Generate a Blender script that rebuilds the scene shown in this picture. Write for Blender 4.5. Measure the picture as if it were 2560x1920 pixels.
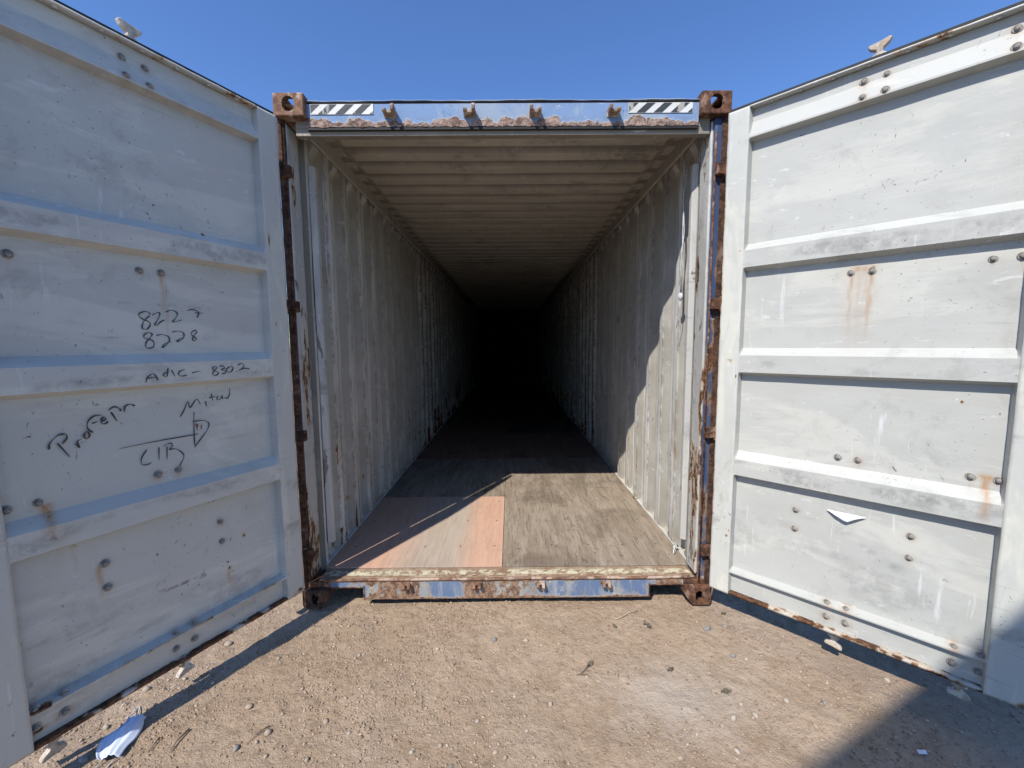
import bpy, bmesh, math, random
import numpy as np
from mathutils import Vector, Matrix
R = math.radians
random.seed(7); rng = np.random.default_rng(7)
scene = bpy.context.scene
for o in list(bpy.data.objects): bpy.data.objects.remove(o)

# ---------------------------------------------------------------- camera
CAM = (0.02898, -2.28216, 1.56058)
PITCH, YAW, ROLL, FPX = 0.09626, 0.00361, -0.00751, 1014.363
def camera_axes():
    fwd = Vector((math.sin(YAW)*math.cos(PITCH), math.cos(YAW)*math.cos(PITCH), -math.sin(PITCH)))
    right = Vector((math.cos(YAW), -math.sin(YAW), 0))
    up = right.cross(fwd)
    r2 = right*math.cos(ROLL) + up*math.sin(ROLL)
    u2 = -right*math.sin(ROLL) + up*math.cos(ROLL)
    return r2, u2, fwd
cd = bpy.data.cameras.new('camera'); cam = bpy.data.objects.new('camera', cd)
scene.collection.objects.link(cam); scene.camera = cam
cd.sensor_width = 36; cd.sensor_fit = 'HORIZONTAL'; cd.lens = 36*FPX/2560
cd.clip_start = 0.02; cd.clip_end = 2000
_r, _u, _f = camera_axes()
m = Matrix((_r, _u, -_f)).transposed().to_4x4(); m.translation = CAM
cam.matrix_world = m

# ---------------------------------------------------------------- light
SUN_AZ, SUN_EL = 31.8, 48.0          # the light travels towards azimuth 31.8 deg (from +Y to +X), going down 48 deg
SKY_STR, SUN_STR, EXPO = 0.118, 2.8, 0.84
w = bpy.data.worlds.new('World'); scene.world = w; w.use_nodes = True
nt = w.node_tree; nt.nodes.clear()
sky = nt.nodes.new('ShaderNodeTexSky'); sky.sky_type = 'NISHITA'; sky.sun_disc = False
sky.sun_elevation = R(SUN_EL); sky.sun_rotation = R(SUN_AZ + 180)
sky.altitude = 1500; sky.air_density = 1.15; sky.dust_density = 0.7; sky.ozone_density = 6.0
bg = nt.nodes.new('ShaderNodeBackground'); bg.inputs['Strength'].default_value = SKY_STR
wo = nt.nodes.new('ShaderNodeOutputWorld')
hsv = nt.nodes.new('ShaderNodeHueSaturation'); hsv.inputs['Saturation'].default_value = 1.10; hsv.inputs['Hue'].default_value = .507
nt.links.new(sky.outputs[0], hsv.inputs['Color']); nt.links.new(hsv.outputs[0], bg.inputs[0]); nt.links.new(bg.outputs[0], wo.inputs[0])
sd = bpy.data.lights.new('sun', 'SUN'); sun = bpy.data.objects.new('sun', sd); scene.collection.objects.link(sun)
sd.energy = SUN_STR; sd.angle = R(0.53); sd.color = (1.0, 0.955, 0.89)
L = Vector((math.sin(R(SUN_AZ))*math.cos(R(SUN_EL)), math.cos(R(SUN_AZ))*math.cos(R(SUN_EL)), -math.sin(R(SUN_EL))))
sun.rotation_euler = L.to_track_quat('-Z', 'Y').to_euler()
sun.location = (-4, -8, 9)
vs = scene.view_settings; vs.view_transform = 'Standard'; vs.look = 'None'; vs.gamma = 1; vs.exposure = EXPO
vs.use_curve_mapping = False
scene.cycles.diffuse_bounces = 1; scene.cycles.max_bounces = 6; scene.cycles.use_denoising = True

# ---------------------------------------------------------------- numpy value noise
def _h(ix, iy, iz, s):
    n = (ix.astype(np.int64)*374761393 + iy.astype(np.int64)*668265263 + iz.astype(np.int64)*2147483647 + s*974711) & 0x7fffffff
    n = (n ^ (n >> 13)) * 1274126177 & 0x7fffffff
    n = (n ^ (n >> 16))
    return (n & 0xffff)/65535.0
def vn(P, sc, seed=0):
    sc = np.array(sc, float)*np.ones(3); Q = np.asarray(P, float)*sc + 1000.0
    i = np.floor(Q).astype(np.int64); f = Q - i; f = f*f*(3-2*f); o = 0
    for a in (0, 1):
        for b in (0, 1):
            for c in (0, 1):
                wt = (f[:, 0] if a else 1-f[:, 0])*(f[:, 1] if b else 1-f[:, 1])*(f[:, 2] if c else 1-f[:, 2])
                o = o + wt*_h(i[:, 0]+a, i[:, 1]+b, i[:, 2]+c, seed)
    return o
def fbm(P, sc, seed=0, n=4):
    o = 0; a = 1; t = 0; sc = np.array(sc, float)*np.ones(3)
    for k in range(n):
        o = o + a*vn(P, sc*2**k, seed+k); t += a; a *= .5
    return o/t
def sst(a, b, x):
    t = np.clip((x-a)/(b-a), 0, 1); return t*t*(3-2*t)

# ---------------------------------------------------------------- object helpers
C = scene.collection
def link(name, me, mat=None, parent=None, loc=(0, 0, 0), rotz=0):
    o = bpy.data.objects.new(name, me); C.objects.link(o)
    if mat is not None and me is not None: me.materials.append(mat)
    if parent is not None: o.parent = parent
    o.location = loc; o.rotation_euler = (0, 0, rotz)
    return o
def tag(o, label=None, cat=None, group=None, kind=None):
    if label: o['label'] = label
    if cat: o['category'] = cat
    if group: o['group'] = group
    if kind: o['kind'] = kind
    return o
def empty(name, loc=(0, 0, 0), rotz=0, parent=None):
    return link(name, None, None, parent, loc, rotz)

class MB:
    """collects verts / faces"""
    def __init__(s): s.v = []; s.f = []; s.sm = []
    def add(s, vs, fs, smooth=False):
        n = len(s.v); s.v += [tuple(map(float, p)) for p in vs]; s.f += [tuple(i+n for i in f) for f in fs]; s.sm += [smooth]*len(fs)
        return s
    def box(s, x0, x1, y0, y1, z0, z1):
        v = [(x, y, z) for x in (x0, x1) for y in (y0, y1) for z in (z0, z1)]
        return s.add(v, [(0, 1, 3, 2), (4, 6, 7, 5), (0, 4, 5, 1), (2, 3, 7, 6), (0, 2, 6, 4), (1, 5, 7, 3)])
    def prism(s, poly, a0, a1, axes='xz'):
        """polygon in the plane of axes, extruded along the third axis from a0 to a1"""
        k = {'xz': (0, 2, 1), 'xy': (0, 1, 2), 'yz': (1, 2, 0)}[axes]; n = len(poly); vs = []
        for a in (a0, a1):
            for p in poly:
                q = [0, 0, 0]; q[k[0]] = p[0]; q[k[1]] = p[1]; q[k[2]] = a; vs.append(q)
        fs = [tuple(range(n-1, -1, -1)), tuple(range(n, 2*n))] + [(i, (i+1) % n, n+(i+1) % n, n+i) for i in range(n)]
        return s.add(vs, fs)
    def tube(s, pts, r, n=8, cap=True):
        pts = [Vector(p) for p in pts]; rings = []; rr = r if hasattr(r, '__len__') else [r]*len(pts)
        for i, p in enumerate(pts):
            t = (pts[min(i+1, len(pts)-1)] - pts[max(i-1, 0)]).normalized()
            a = t.orthogonal().normalized() if abs(t.z) > .9 else t.cross(Vector((0, 0, 1))).normalized()
            b = t.cross(a)
            rings.append([p + (a*math.cos(2*math.pi*k/n) + b*math.sin(2*math.pi*k/n))*rr[i] for k in range(n)])
        vs = [v for r_ in rings for v in r_]
        fs = [(i*n+k, i*n+(k+1) % n, (i+1)*n+(k+1) % n, (i+1)*n+k) for i in range(len(pts)-1) for k in range(n)]
        if cap: fs += [tuple(range(n-1, -1, -1)), tuple((len(pts)-1)*n+k for k in range(n))]
        return s.add(vs, fs, True)
    def lathe(s, prof, c, axis='y', n=14, sgn=1):
        """prof: (radius, height along axis)"""
        vs = []; fs = []
        for (r, h) in prof:
            for k in range(n):
                a = 2*math.pi*k/n; u, v = r*math.cos(a), r*math.sin(a)
                vs.append({'y': (c[0]+u, c[1]+h*sgn, c[2]+v), 'z': (c[0]+u, c[1]+v, c[2]+h*sgn), 'x': (c[0]+h*sgn, c[1]+u, c[2]+v)}[axis])
        for i in range(len(prof)-1):
            for k in range(n): fs.append((i*n+k, i*n+(k+1) % n, (i+1)*n+(k+1) % n, (i+1)*n+k))
        fs.append(tuple((len(prof)-1)*n+k for k in range(n)))
        return s.add(vs, fs, True)
    def build(s, name, mat=None, parent=None, bevel=0, loc=(0, 0, 0), rotz=0, seg=2, recalc=True):
        me = bpy.data.meshes.new(name); me.from_pydata(s.v, [], s.f)
        me.polygons.foreach_set('use_smooth', s.sm)
        if recalc:
            bm = bmesh.new(); bm.from_mesh(me); bmesh.ops.recalc_face_normals(bm, faces=bm.faces)
            if bevel:
                es = [e for e in bm.edges if len(e.link_faces) == 2 and e.calc_face_angle(0) > .6 and not (e.link_faces[0].smooth and e.link_faces[1].smooth)]
                bmesh.ops.bevel(bm, geom=es, offset=bevel, segments=seg, profile=.5, affect='EDGES', clamp_overlap=True)
            bm.to_mesh(me); bm.free()
        me.update()
        return link(name, me, mat, parent, loc, rotz)

def grid_mesh(P, nu, nv, attrs=None, flip=False, smooth=False):
    """P: (nu*nv,3) array, u major"""
    me = bpy.data.meshes.new('grid')
    i = np.arange(nu-1)[:, None]*nv + np.arange(nv-1)[None, :]; i = i.ravel()
    q = np.stack([i, i+nv, i+nv+1, i+1], 1)
    if flip: q = q[:, ::-1]
    me.vertices.add(nu*nv); me.vertices.foreach_set('co', np.ascontiguousarray(P, np.float32).ravel())
    me.loops.add(q.size); me.loops.foreach_set('vertex_index', q.astype(np.int32).ravel())
    me.polygons.add(len(q)); me.polygons.foreach_set('loop_start', np.arange(0, q.size, 4, dtype=np.int32))
    me.polygons.foreach_set('use_smooth', np.full(len(q), smooth))
    me.update(calc_edges=True)
    for k, a in (attrs or {}).items():
        at = me.attributes.new(k, 'FLOAT', 'POINT'); at.data.foreach_set('value', np.ascontiguousarray(a, np.float32))
    return me
def samples(brk, step):
    o = []
    for a, b in zip(brk[:-1], brk[1:]):
        n = max(1, int(math.ceil((b-a)/step))); o += [a+(b-a)*k/n for k in range(n)]
    return np.array(o+[brk[-1]])
def gridbox(x0, x1, y0, y1, z0, z1, step=.012, rustf=None, noise=0.0, seed=3):
    """box of six subdivided faces with a painted 'rust' attribute and slight dents"""
    Ps = []; Fs = []; n = 0
    def face(o, a, b):
        nonlocal n
        o, a, b = map(np.array, (o, a, b)); la, lb = np.linalg.norm(a), np.linalg.norm(b)
        nu = max(2, int(la/step)+1); nv = max(2, int(lb/step)+1)
        u = np.linspace(0, 1, nu); v = np.linspace(0, 1, nv)
        P = (o + u[:, None, None]*a + v[None, :, None]*b).reshape(-1, 3)
        i = (np.arange(nu-1)[:, None]*nv + np.arange(nv-1)[None, :]).ravel()
        Fs.append(np.stack([i, i+nv, i+nv+1, i+1], 1)+n); Ps.append(P); n += len(P)
    X, Y, Z = x1-x0, y1-y0, z1-z0
    face((x0, y0, z0), (X, 0, 0), (0, 0, Z)); face((x0, y1, z0), (X, 0, 0), (0, 0, Z))
    face((x0, y0, z0), (0, Y, 0), (0, 0, Z)); face((x1, y0, z0), (0, Y, 0), (0, 0, Z))
    face((x0, y0, z0), (X, 0, 0), (0, Y, 0)); face((x0, y0, z1), (X, 0, 0), (0, Y, 0))
    P = np.concatenate(Ps).astype(float); q = np.concatenate(Fs)
    ru = rustf(P) if rustf else np.zeros(len(P))
    if noise:
        c = np.array([(x0+x1)/2, (y0+y1)/2, (z0+z1)/2]); d = (P-c)/np.array([X, Y, Z])*2
        P = P + d*((fbm(P, 18, seed)-.5)[:, None]*noise*2 - (ru[:, None] > .6)*noise*.4*vn(P, 60, seed)[:, None])
    me = bpy.data.meshes.new('gb'); me.vertices.add(len(P)); me.vertices.foreach_set('co', P.astype(np.float32).ravel())
    me.loops.add(q.size); me.loops.foreach_set('vertex_index', q.astype(np.int32).ravel())
    me.polygons.add(len(q)); me.polygons.foreach_set('loop_start', np.arange(0, q.size, 4, dtype=np.int32)); me.update(calc_edges=True)
    bm = bmesh.new(); bm.from_mesh(me)
    ly = bm.verts.layers.float.new('rust')
    for v_, r_ in zip(bm.verts, ru): v_[ly] = float(r_)
    bmesh.ops.remove_doubles(bm, verts=bm.verts, dist=1e-5); bmesh.ops.recalc_face_normals(bm, faces=bm.faces)
    bm.to_mesh(me); bm.free()
    return me

# ---------------------------------------------------------------- node helpers
class NT:
    def __init__(s, name):
        s.m = bpy.data.materials.new(name); s.m.use_nodes = True; s.t = s.m.node_tree; s.t.nodes.clear()
        s.out = s.t.nodes.new('ShaderNodeOutputMaterial'); s.b = s.t.nodes.new('ShaderNodeBsdfPrincipled')
        s.t.links.new(s.b.outputs[0], s.out.inputs[0])
        s.tc = s.t.nodes.new('ShaderNodeTexCoord').outputs['Object']
    def set(s, sock, v):
        if isinstance(v, bpy.types.NodeSocket): s.t.links.new(v, sock)
        else: sock.default_value = (*v, 1) if (hasattr(v, '__len__') and len(v) == 3 and sock.type == 'RGBA') else v
    def noise(s, scale, detail=4, rough=.55, stretch=(1, 1, 1), off=(0, 0, 0), dist=0, rot=(0, 0, 0)):
        mp = s.t.nodes.new('ShaderNodeMapping'); mp.inputs['Scale'].default_value = stretch; mp.inputs['Location'].default_value = off; mp.inputs['Rotation'].default_value = rot
        s.t.links.new(s.tc, mp.inputs[0]); n = s.t.nodes.new('ShaderNodeTexNoise')
        n.inputs['Scale'].default_value = scale; n.inputs['Detail'].default_value = detail; n.inputs['Roughness'].default_value = rough; n.inputs['Distortion'].default_value = dist
        s.t.links.new(mp.outputs[0], n.inputs['Vector']); return n.outputs['Fac']
    def voro(s, scale, stretch=(1, 1, 1), feature='F1', out='Distance'):
        mp = s.t.nodes.new('ShaderNodeMapping'); mp.inputs['Scale'].default_value = stretch
        s.t.links.new(s.tc, mp.inputs[0]); n = s.t.nodes.new('ShaderNodeTexVoronoi'); n.feature = feature
        n.inputs['Scale'].default_value = scale; s.t.links.new(mp.outputs[0], n.inputs['Vector']); return n.outputs[out]
    def math(s, op, a, b=0, c=0, clamp=False):
        n = s.t.nodes.new('ShaderNodeMath'); n.operation = op; n.use_clamp = clamp
        for i, v in enumerate((a, b, c)): s.set(n.inputs[i], v)
        return n.outputs[0]
    def mix(s, f, a, b, mode='MIX'):
        n = s.t.nodes.new('ShaderNodeMix'); n.data_type = 'RGBA'; n.blend_type = mode
        s.set(n.inputs[0], f); s.set(n.inputs[6], a); s.set(n.inputs[7], b); return n.outputs[2]
    def step(s, v, a, b, lo=0, hi=1):
        n = s.t.nodes.new('ShaderNodeMapRange'); n.interpolation_type = 'SMOOTHSTEP'
        s.set(n.inputs[0], v)
        for i, k in enumerate((a, b, lo, hi)): n.inputs[i+1].default_value = k
        return n.outputs[0]
    def attr(s, k):
        n = s.t.nodes.new('ShaderNodeAttribute'); n.attribute_name = k; return n.outputs['Fac']
    def sep(s):
        n = s.t.nodes.new('ShaderNodeSeparateXYZ'); s.t.links.new(s.tc, n.inputs[0]); return n.outputs
    def finish(s, col, rough=.6, bump=None, bstr=.3, bdist=.003, metal=0, spec=None):
        s.set(s.b.inputs['Base Color'], col); s.set(s.b.inputs['Roughness'], rough); s.set(s.b.inputs['Metallic'], metal)
        if spec is not None: s.b.inputs['Specular IOR Level'].default_value = spec
        if bump is not None:
            n = s.t.nodes.new('ShaderNodeBump'); n.inputs['Strength'].default_value = bstr; n.inputs['Distance'].default_value = bdist
            s.set(n.inputs['Height'], bump); s.t.links.new(n.outputs[0], s.b.inputs['Normal'])
        return s.m

def paint(name, base, alt, altamt=.5, rust=0.0, grime=.25, scratch=.5, rough=.55, brush=(1, 1, 3.2), seed=0, chip=0.0, chipcol=(.08, .07, .06), vert=False, bump=.25, rc1=(.055, .028, .018), rc2=(.20, .095, .045), halo=(.50, .30, .12), spec=.3):
    """old painted steel: brushed touch-up patches, scratches, grime, rust where the 'rust' attribute or noise says so"""
    t = NT(name); o = (seed*3.1, seed*1.7, seed*2.3)
    big = t.noise(.9, 5, .62, brush, o, 1.2); br = t.noise(9, 3, .5, (1, 1, 9) if not vert else (6, 6, .7), o)
    f = t.math('ADD', big, t.math('MULTIPLY', t.math('SUBTRACT', br, .5), .12))
    c = t.mix(t.step(f, .56-altamt*.12, .66-altamt*.12), base, alt)
    v = t.noise(3.5, 6, .6, (1, 1, 1), o); c = t.mix(t.step(v, .3, .75, 0, .22), c, tuple(x*.80 for x in base))
    # scuffs: fine strokes
    sv = t.noise(40, 3, .6, (1, 1, .08), o); sm = t.noise(2.2, 2, .5, (1, 1, 1), (o[0]+9, o[1], o[2]))
    c = t.mix(t.math('MULTIPLY', t.math('MULTIPLY', t.step(sv, .60, .70), t.step(sm, .55, .64)), scratch), c, (.78, .79, .78))
    sh = t.noise(30, 3, .6, (.08, .08, 1), o, .6)
    c = t.mix(t.math('MULTIPLY', t.math('MULTIPLY', t.step(sh, .62, .72), t.step(sm, .5, .40)), scratch*.7), c, tuple(x*.62 for x in base))
    g = t.noise(6, 7, .68, (1, 1, 1), (o[0], o[1]+5, o[2]), .5); gm = t.noise(1.3, 3, .5, (1, 1, 1), (o[0], o[1]+15, o[2]))
    c = t.mix(t.math('MULTIPLY', t.math('MULTIPLY', t.step(g, .52, .68), t.step(gm, .42, .62)), grime), c, (.20, .19, .17))
    sp = t.noise(85, 2, .5, (1, 1, 1), o); c = t.mix(t.math('MULTIPLY', t.step(sp, .70, .75), t.math('MULTIPLY', t.step(gm, .4, .6), .8)), c, (.16, .13, .11))
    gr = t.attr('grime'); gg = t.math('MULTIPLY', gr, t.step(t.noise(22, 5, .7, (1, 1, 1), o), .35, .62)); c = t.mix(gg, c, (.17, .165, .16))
    c = t.mix(t.math('MULTIPLY', t.attr('shade_dirt'), t.step(v, .2, .6, .6, 1)), c, (.31, .285, .235))
    # small dark nicks and pale scrapes
    nk = t.noise(48, 5, .75, (1, 1, .6), (o[0]+21, 0, 0), .8); nm = t.noise(2.6, 4, .6, (1, 1, 1), (o[0]+31, 0, 0))
    c = t.mix(t.math('MULTIPLY', t.step(nk, .635, .65), t.step(nm, .50, .60)), c, (.13, .105, .09))
    pk = t.noise(30, 6, .75, (.35, .35, 1), (o[0]+41, 0, 0), .5)
    c = t.mix(t.math('MULTIPLY', t.math('MULTIPLY', t.step(pk, .61, .63), t.step(nm, .52, .42)), .55), c, (.76, .76, .74))
    # chips
    hgt = t.noise(120, 3, .6)
    if chip > 0:
        cn = t.noise(7, 8, .7, (1, 1, .45), (o[0]+3, o[1], o[2]), .4); ch = t.step(cn, .66-chip*.2, .675-chip*.2)
        c = t.mix(ch, c, chipcol); hgt = t.math('SUBTRACT', hgt, t.math('MULTIPLY', ch, 3))
    sn = t.noise(60, 5, .7, (1, 1, .12), o); st_ = t.math('MULTIPLY', t.attr('stain'), t.step(sn, .30, .60, .35, 1))
    c = t.mix(st_, c, (.42, .20, .055)); c = t.mix(t.step(st_, .70, 1.0, 0, .6), c, (.20, .085, .03))
    # rust
    ra = t.attr('rust'); rn = t.noise(32, 7, .68, (1, 1, .55), o, .3)
    ra2 = t.math('ADD', ra, rust); fac = t.math('ADD', ra2, t.math('MULTIPLY', t.math('SUBTRACT', rn, .5), 1.15))
    m = t.step(fac, .47, .62); ms = t.step(fac, .22, .60, 0, .62)
    rc = t.mix(t.step(t.noise(45, 5, .7, (1, 1, 1), (4, 4, 4)), .38, .62), rc1, rc2)
    ms = t.math('MULTIPLY', ms, t.step(ra2, .05, .3))
    c = t.mix(ms, c, halo); c = t.mix(t.math('MULTIPLY', m, t.step(ra2, .04, .12)), c, rc)
    hgt = t.math('ADD', hgt, t.math('MULTIPLY', m, t.math('MULTIPLY', rn, 4)))
    hgt = t.math('ADD', hgt, t.math('MULTIPLY', br, .8))
    return t.finish(c, t.math('ADD', rough, t.math('MULTIPLY', m, .3), clamp=True), hgt, bump, .002, spec=spec)

def rusty(name, a=(.20, .095, .055), b=(.055, .03, .022), c3=(.36, .24, .18), pale=.35, seed=0):
    t = NT(name); o = (seed, seed*2, seed*3)
    n = t.noise(22, 8, .7, (1, 1, 1), o); c = t.mix(t.step(n, .36, .62), a, b)
    p = t.noise(9, 7, .7, (1, 1, 1), (o[0]+7, 0, 0), .6); c = t.mix(t.step(p, .60-pale*.2, .70-pale*.2, 0, .9), c, c3)
    f = t.noise(70, 4, .6); c = t.mix(t.step(f, .5, .75, 0, .5), c, (.30, .14, .06))
    return t.finish(c, .85, t.math('ADD', n, f), .6, .004, spec=.2)

M = {}
WHITE, CREAM = (.50, .535, .56), (.585, .59, .54)
M['door_left'] = paint('door_paint_left', (.58, .58, .53), (.67, .665, .595), .6, seed=1, grime=.3, bump=.2)  # same paint as the right door, lightened to offset its shade
M['door_right'] = paint('door_paint_right', (.52, .52, .475), (.60, .595, .53), .35, seed=4, grime=.26, bump=.2)  # same paint as the left door, darkened to offset direct sun
M['stile'] = paint('stile_paint', (.57, .57, .515), (.66, .65, .56), .5, seed=6, grime=.5, scratch=.9, vert=True, brush=(3, 3, 1))
M['wall'] = paint('wall_paint', (.60, .58, .52), (.74, .725, .67), .7, seed=9, grime=.35, rust=.085, scratch=.22, vert=True, brush=(2.5, 2.5, .7), chip=.06, chipcol=(.27, .25, .22), bump=.6, rough=.8, spec=.12)
M['roof'] = paint('roof_paint', (.62, .57, .47), (.68, .63, .52), .4, seed=12, grime=.5, rust=.0, scratch=.25, brush=(1, 3, 1), bump=.3, rough=.85, spec=.1)
M['header'] = paint('header_blue', (.215, .32, .50), (.33, .40, .49), .6, seed=15, grime=.35, scratch=.25, brush=(2, 2, 1.2), vert=True, rough=.8, spec=.12, rc1=(.15, .10, .08), rc2=(.40, .29, .235), halo=(.47, .43, .33), bump=.5)
M['sill'] = paint('sill_blue', (.14, .20, .32), (.30, .34, .36), .55, seed=18, grime=.5, scratch=.3, rough=.8, spec=.12, brush=(4.5, 3, 1.2), vert=True, rust=.15, bump=.5, rc1=(.15, .085, .055), rc2=(.36, .23, .15), halo=(.50, .42, .29))
M['post_blue'] = paint('post_blue', (.055, .085, .17), (.11, .13, .17), .4, seed=21, rust=.05, grime=.3, brush=(3, 3, .5), vert=True, bump=.5)
M['jamb'] = paint('jamb_paint', (.50, .49, .45), (.60, .59, .54), .5, seed=24, rust=.02, grime=.6, scratch=.7, vert=True, brush=(4, 4, .6), chip=.22, chipcol=(.22, .19, .16), bump=.7)
M['soffit'] = paint('soffit_paint', (.30, .265, .21), (.36, .32, .26), .4, seed=30, grime=.6, rust=.05)
M['rust'] = rusty('rusty_steel')
M['rust_pale'] = rusty('pale_rusty_steel', a=(.30, .17, .11), b=(.13, .075, .05), c3=(.52, .40, .31), pale=.55, seed=3)
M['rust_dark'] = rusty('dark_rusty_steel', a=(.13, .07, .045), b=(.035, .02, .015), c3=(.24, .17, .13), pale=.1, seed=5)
M['lug'] = rusty('bare_lug_steel', a=(.42, .30, .22), b=(.24, .16, .12), c3=(.60, .52, .42), pale=.5, seed=8)
M['bolt'] = rusty('bolt_steel', a=(.36, .345, .31), b=(.20, .185, .16), c3=(.48, .46, .42), pale=.6, seed=2)
M['cam'] = rusty('worn_pale_cam', a=(.60, .52, .42), b=(.42, .34, .26), c3=(.70, .66, .58), pale=.6, seed=6)
def plain(name, c, rough=.6, var=.3, sc=20):
    t = NT(name); n = t.noise(sc, 5, .6)
    return t.finish(t.mix(t.step(n, .3, .7), tuple(x*(1-var) for x in c), c), rough, n, .2, .002)
M['rubber'] = plain('rubber', (.018, .019, .018), .7)
M['ink'] = plain('black_marker', (.075, .075, .082), .6, .55, 30)
M['ink_red'] = plain('brown_stain', (.25, .10, .05), .8, .4)
M['rope'] = plain('white_cord', (.72, .72, .70), .9, .35, 60)
M['paper'] = plain('pale_paper', (.78, .80, .84), .8, .08)
M['black'] = paint('stripe_black', (.045, .055, .06), (.10, .11, .115), .5, seed=33, rust=.0, grime=.2, scratch=1, chip=.5, chipcol=(.40, .38, .33))
M['stripe_white'] = paint('stripe_white', (.66, .65, .60), (.74, .73, .70), .5, seed=35, rust=.10, grime=.5, halo=(.60, .42, .20))

# threshold: worn cream paint on rusted steel
t = NT('threshold_steel')
n = t.noise(26, 8, .72, (.8, 1, 1), (0, 0, 0), .4); y = t.sep()[1]
edge = t.math('MULTIPLY', t.step(y, .06, .085), t.step(y, .135, .115))
f = t.math('MULTIPLY', t.step(n, .44, .56), t.math('ADD', .18, t.math('MULTIPLY', edge, .8)))
c = t.mix(t.step(t.noise(9, 6, .7, (1, 1, 1), (3, 3, 3)), .35, .65), (.26, .155, .09), (.36, .27, .19))
c = t.mix(f, c, (.66, .60, .42)); c = t.mix(t.step(t.noise(60, 4, .6), .58, .7, 0, .6), c, (.10, .055, .03))
M['threshold'] = t.finish(c, .8, n, .6, .004)

def ply(name, base, worn, dark, pinkmask=False, seed=0):
    t = NT(name); o = (seed, seed*1.3, 0)
    g = t.noise(26, 7, .7, (1, .10, 1), o); g2 = t.noise(90, 4, .6, (1, .12, 1), o)
    b = t.noise(2.2, 6, .66, (1, .6, 1), (o[0]+4, o[1], 0), .8)
    c = t.mix(t.step(g, .38, .62), base, worn)
    if pinkmask:
        x = t.sep()[0]
        mk = t.math('MULTIPLY', t.step(t.math('ADD', x, t.math('MULTIPLY', b, .18)), -.78, -.42), t.step(t.math('ADD', x, t.math('MULTIPLY', b, .06)), -.16, -.36))
        pk = t.mix(t.step(g, .3, .7), (.58, .345, .235), (.65, .41, .29))
        gy = t.mix(t.step(g, .3, .7), (.44, .35, .27), (.51, .43, .34))
        c = t.mix(mk, pk, gy); c = t.mix(t.step(b, .50, .72, 0, .25), c, (.30, .22, .17))
    else:
        c = t.mix(t.step(b, .46, .66, 0, .62), c, dark)
    c = t.mix(t.step(g2, .56, .70, 0, .5 if not pinkmask else .15), c, dark)
    s = t.noise(5, 6, .7, (1, 3, 1), (o[0]+8, 0, 0)); c = t.mix(t.step(s, .60, .70, 0, .4 if not pinkmask else .12), c, dark)
    gl = t.noise(70, 6, .75, (1, .045, 1), (o[0]+2, 0, 0), .3); c = t.mix(t.step(gl, .55, .60, 0, .55 if not pinkmask else .18), c, tuple(x*.6 for x in dark))
    gd = t.noise(16, 6, .75, (1, .35, 1), (o[0]+12, 0, 0), 1.2); c = t.mix(t.step(gd, .60, .63, 0, .6 if not pinkmask else .12), c, (.10, .08, .065))
    sp = t.noise(60, 3, .5, (1, 1, 1), (0, o[0], 0)); c = t.mix(t.step(sp, .73, .76), c, (.60, .55, .47))
    return t.finish(c, .78, t.math('ADD', g, t.math('MULTIPLY', g2, .6)), .45, .003, spec=.25)
M['ply_pink'] = ply('plywood_pink', (0, 0, 0), (0, 0, 0), (.3, .2, .15), True, 2)
M['ply_gray'] = ply('plywood_gray', (.30, .235, .17), (.385, .32, .245), (.15, .115, .085), seed=5)
M['ply_depth_shade'] = ply('plywood_depth_shade', (.12, .10, .08), (.16, .135, .11), (.06, .05, .04), seed=8)  # far sheets coloured dark, painting in the gloom of the deep interior
M['ply_red'] = ply('plywood_red', (.27, .15, .105), (.31, .19, .135), (.12, .08, .06), seed=11)

# dirt
t = NT('dirt'); 
a = t.noise(1.1, 6, .6); b = t.noise(7, 8, .68, (1, 1, 1), (5, 0, 0), .4); c_ = t.noise(38, 6, .7); d = t.noise(170, 3, .6)
col = t.mix(t.step(a, .35, .65), (.43, .315, .215), (.50, .38, .27)); col = t.mix(t.step(b, .42, .68, 0, .6), col, (.35, .25, .16))
col = t.mix(t.step(c_, .5, .7, 0, .6), col, (.27, .185, .12)); col = t.mix(t.step(d, .60, .72, 0, .6), col, (.50, .41, .315))
sx_ = t.sep(); dx_ = t.math('SUBTRACT', sx_[0], .78); dy_ = t.math('ADD', sx_[1], .62)
dd_ = t.math('SQRT', t.math('ADD', t.math('MULTIPLY', dx_, dx_), t.math('MULTIPLY', t.math('MULTIPLY', dy_, dy_), 2.2)))
col = t.mix(t.step(t.math('ADD', dd_, t.math('MULTIPLY', b, .5)), .72, .30, 0, .55), col, (.55, .475, .40))
vo = t.voro(75); ch = t.noise(14, 4, .6, (1, 1, 1), (9, 9, 0)); pb = t.math('MULTIPLY', t.step(vo, .28, .18), t.step(ch, .54, .62))
col = t.mix(t.math('MULTIPLY', pb, .7), col, (.50, .43, .35))
hh = t.math('ADD', t.math('MULTIPLY', c_, 2.6), t.math('ADD', t.math('MULTIPLY', d, .55), t.math('MULTIPLY', pb, .7)))
M['dirt'] = t.finish(col, .95, hh, .75, .010, spec=.1)
def stone(name, c1, c2):
    t = NT(name); oi = t.t.nodes.new('ShaderNodeObjectInfo').outputs['Random']
    c = t.mix(oi, c1, c2); n = t.noise(90, 5, .7); c = t.mix(t.step(n, .4, .7, 0, .5), c, tuple(x*.6 for x in c1))
    return t.finish(c, .85, n, .5, .002, spec=.2)
M['stone_pale'] = stone('stone_pale', (.38, .30, .22), (.52, .45, .36)); M['stone_gray'] = stone('stone_gray', (.22, .21, .20), (.33, .31, .29))
t = NT('gravel'); at = t.attr('tone')
c = t.mix(at, (.27, .18, .115), (.56, .44, .33)); M['gravel'] = t.finish(c, .9, spec=.1)
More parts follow.
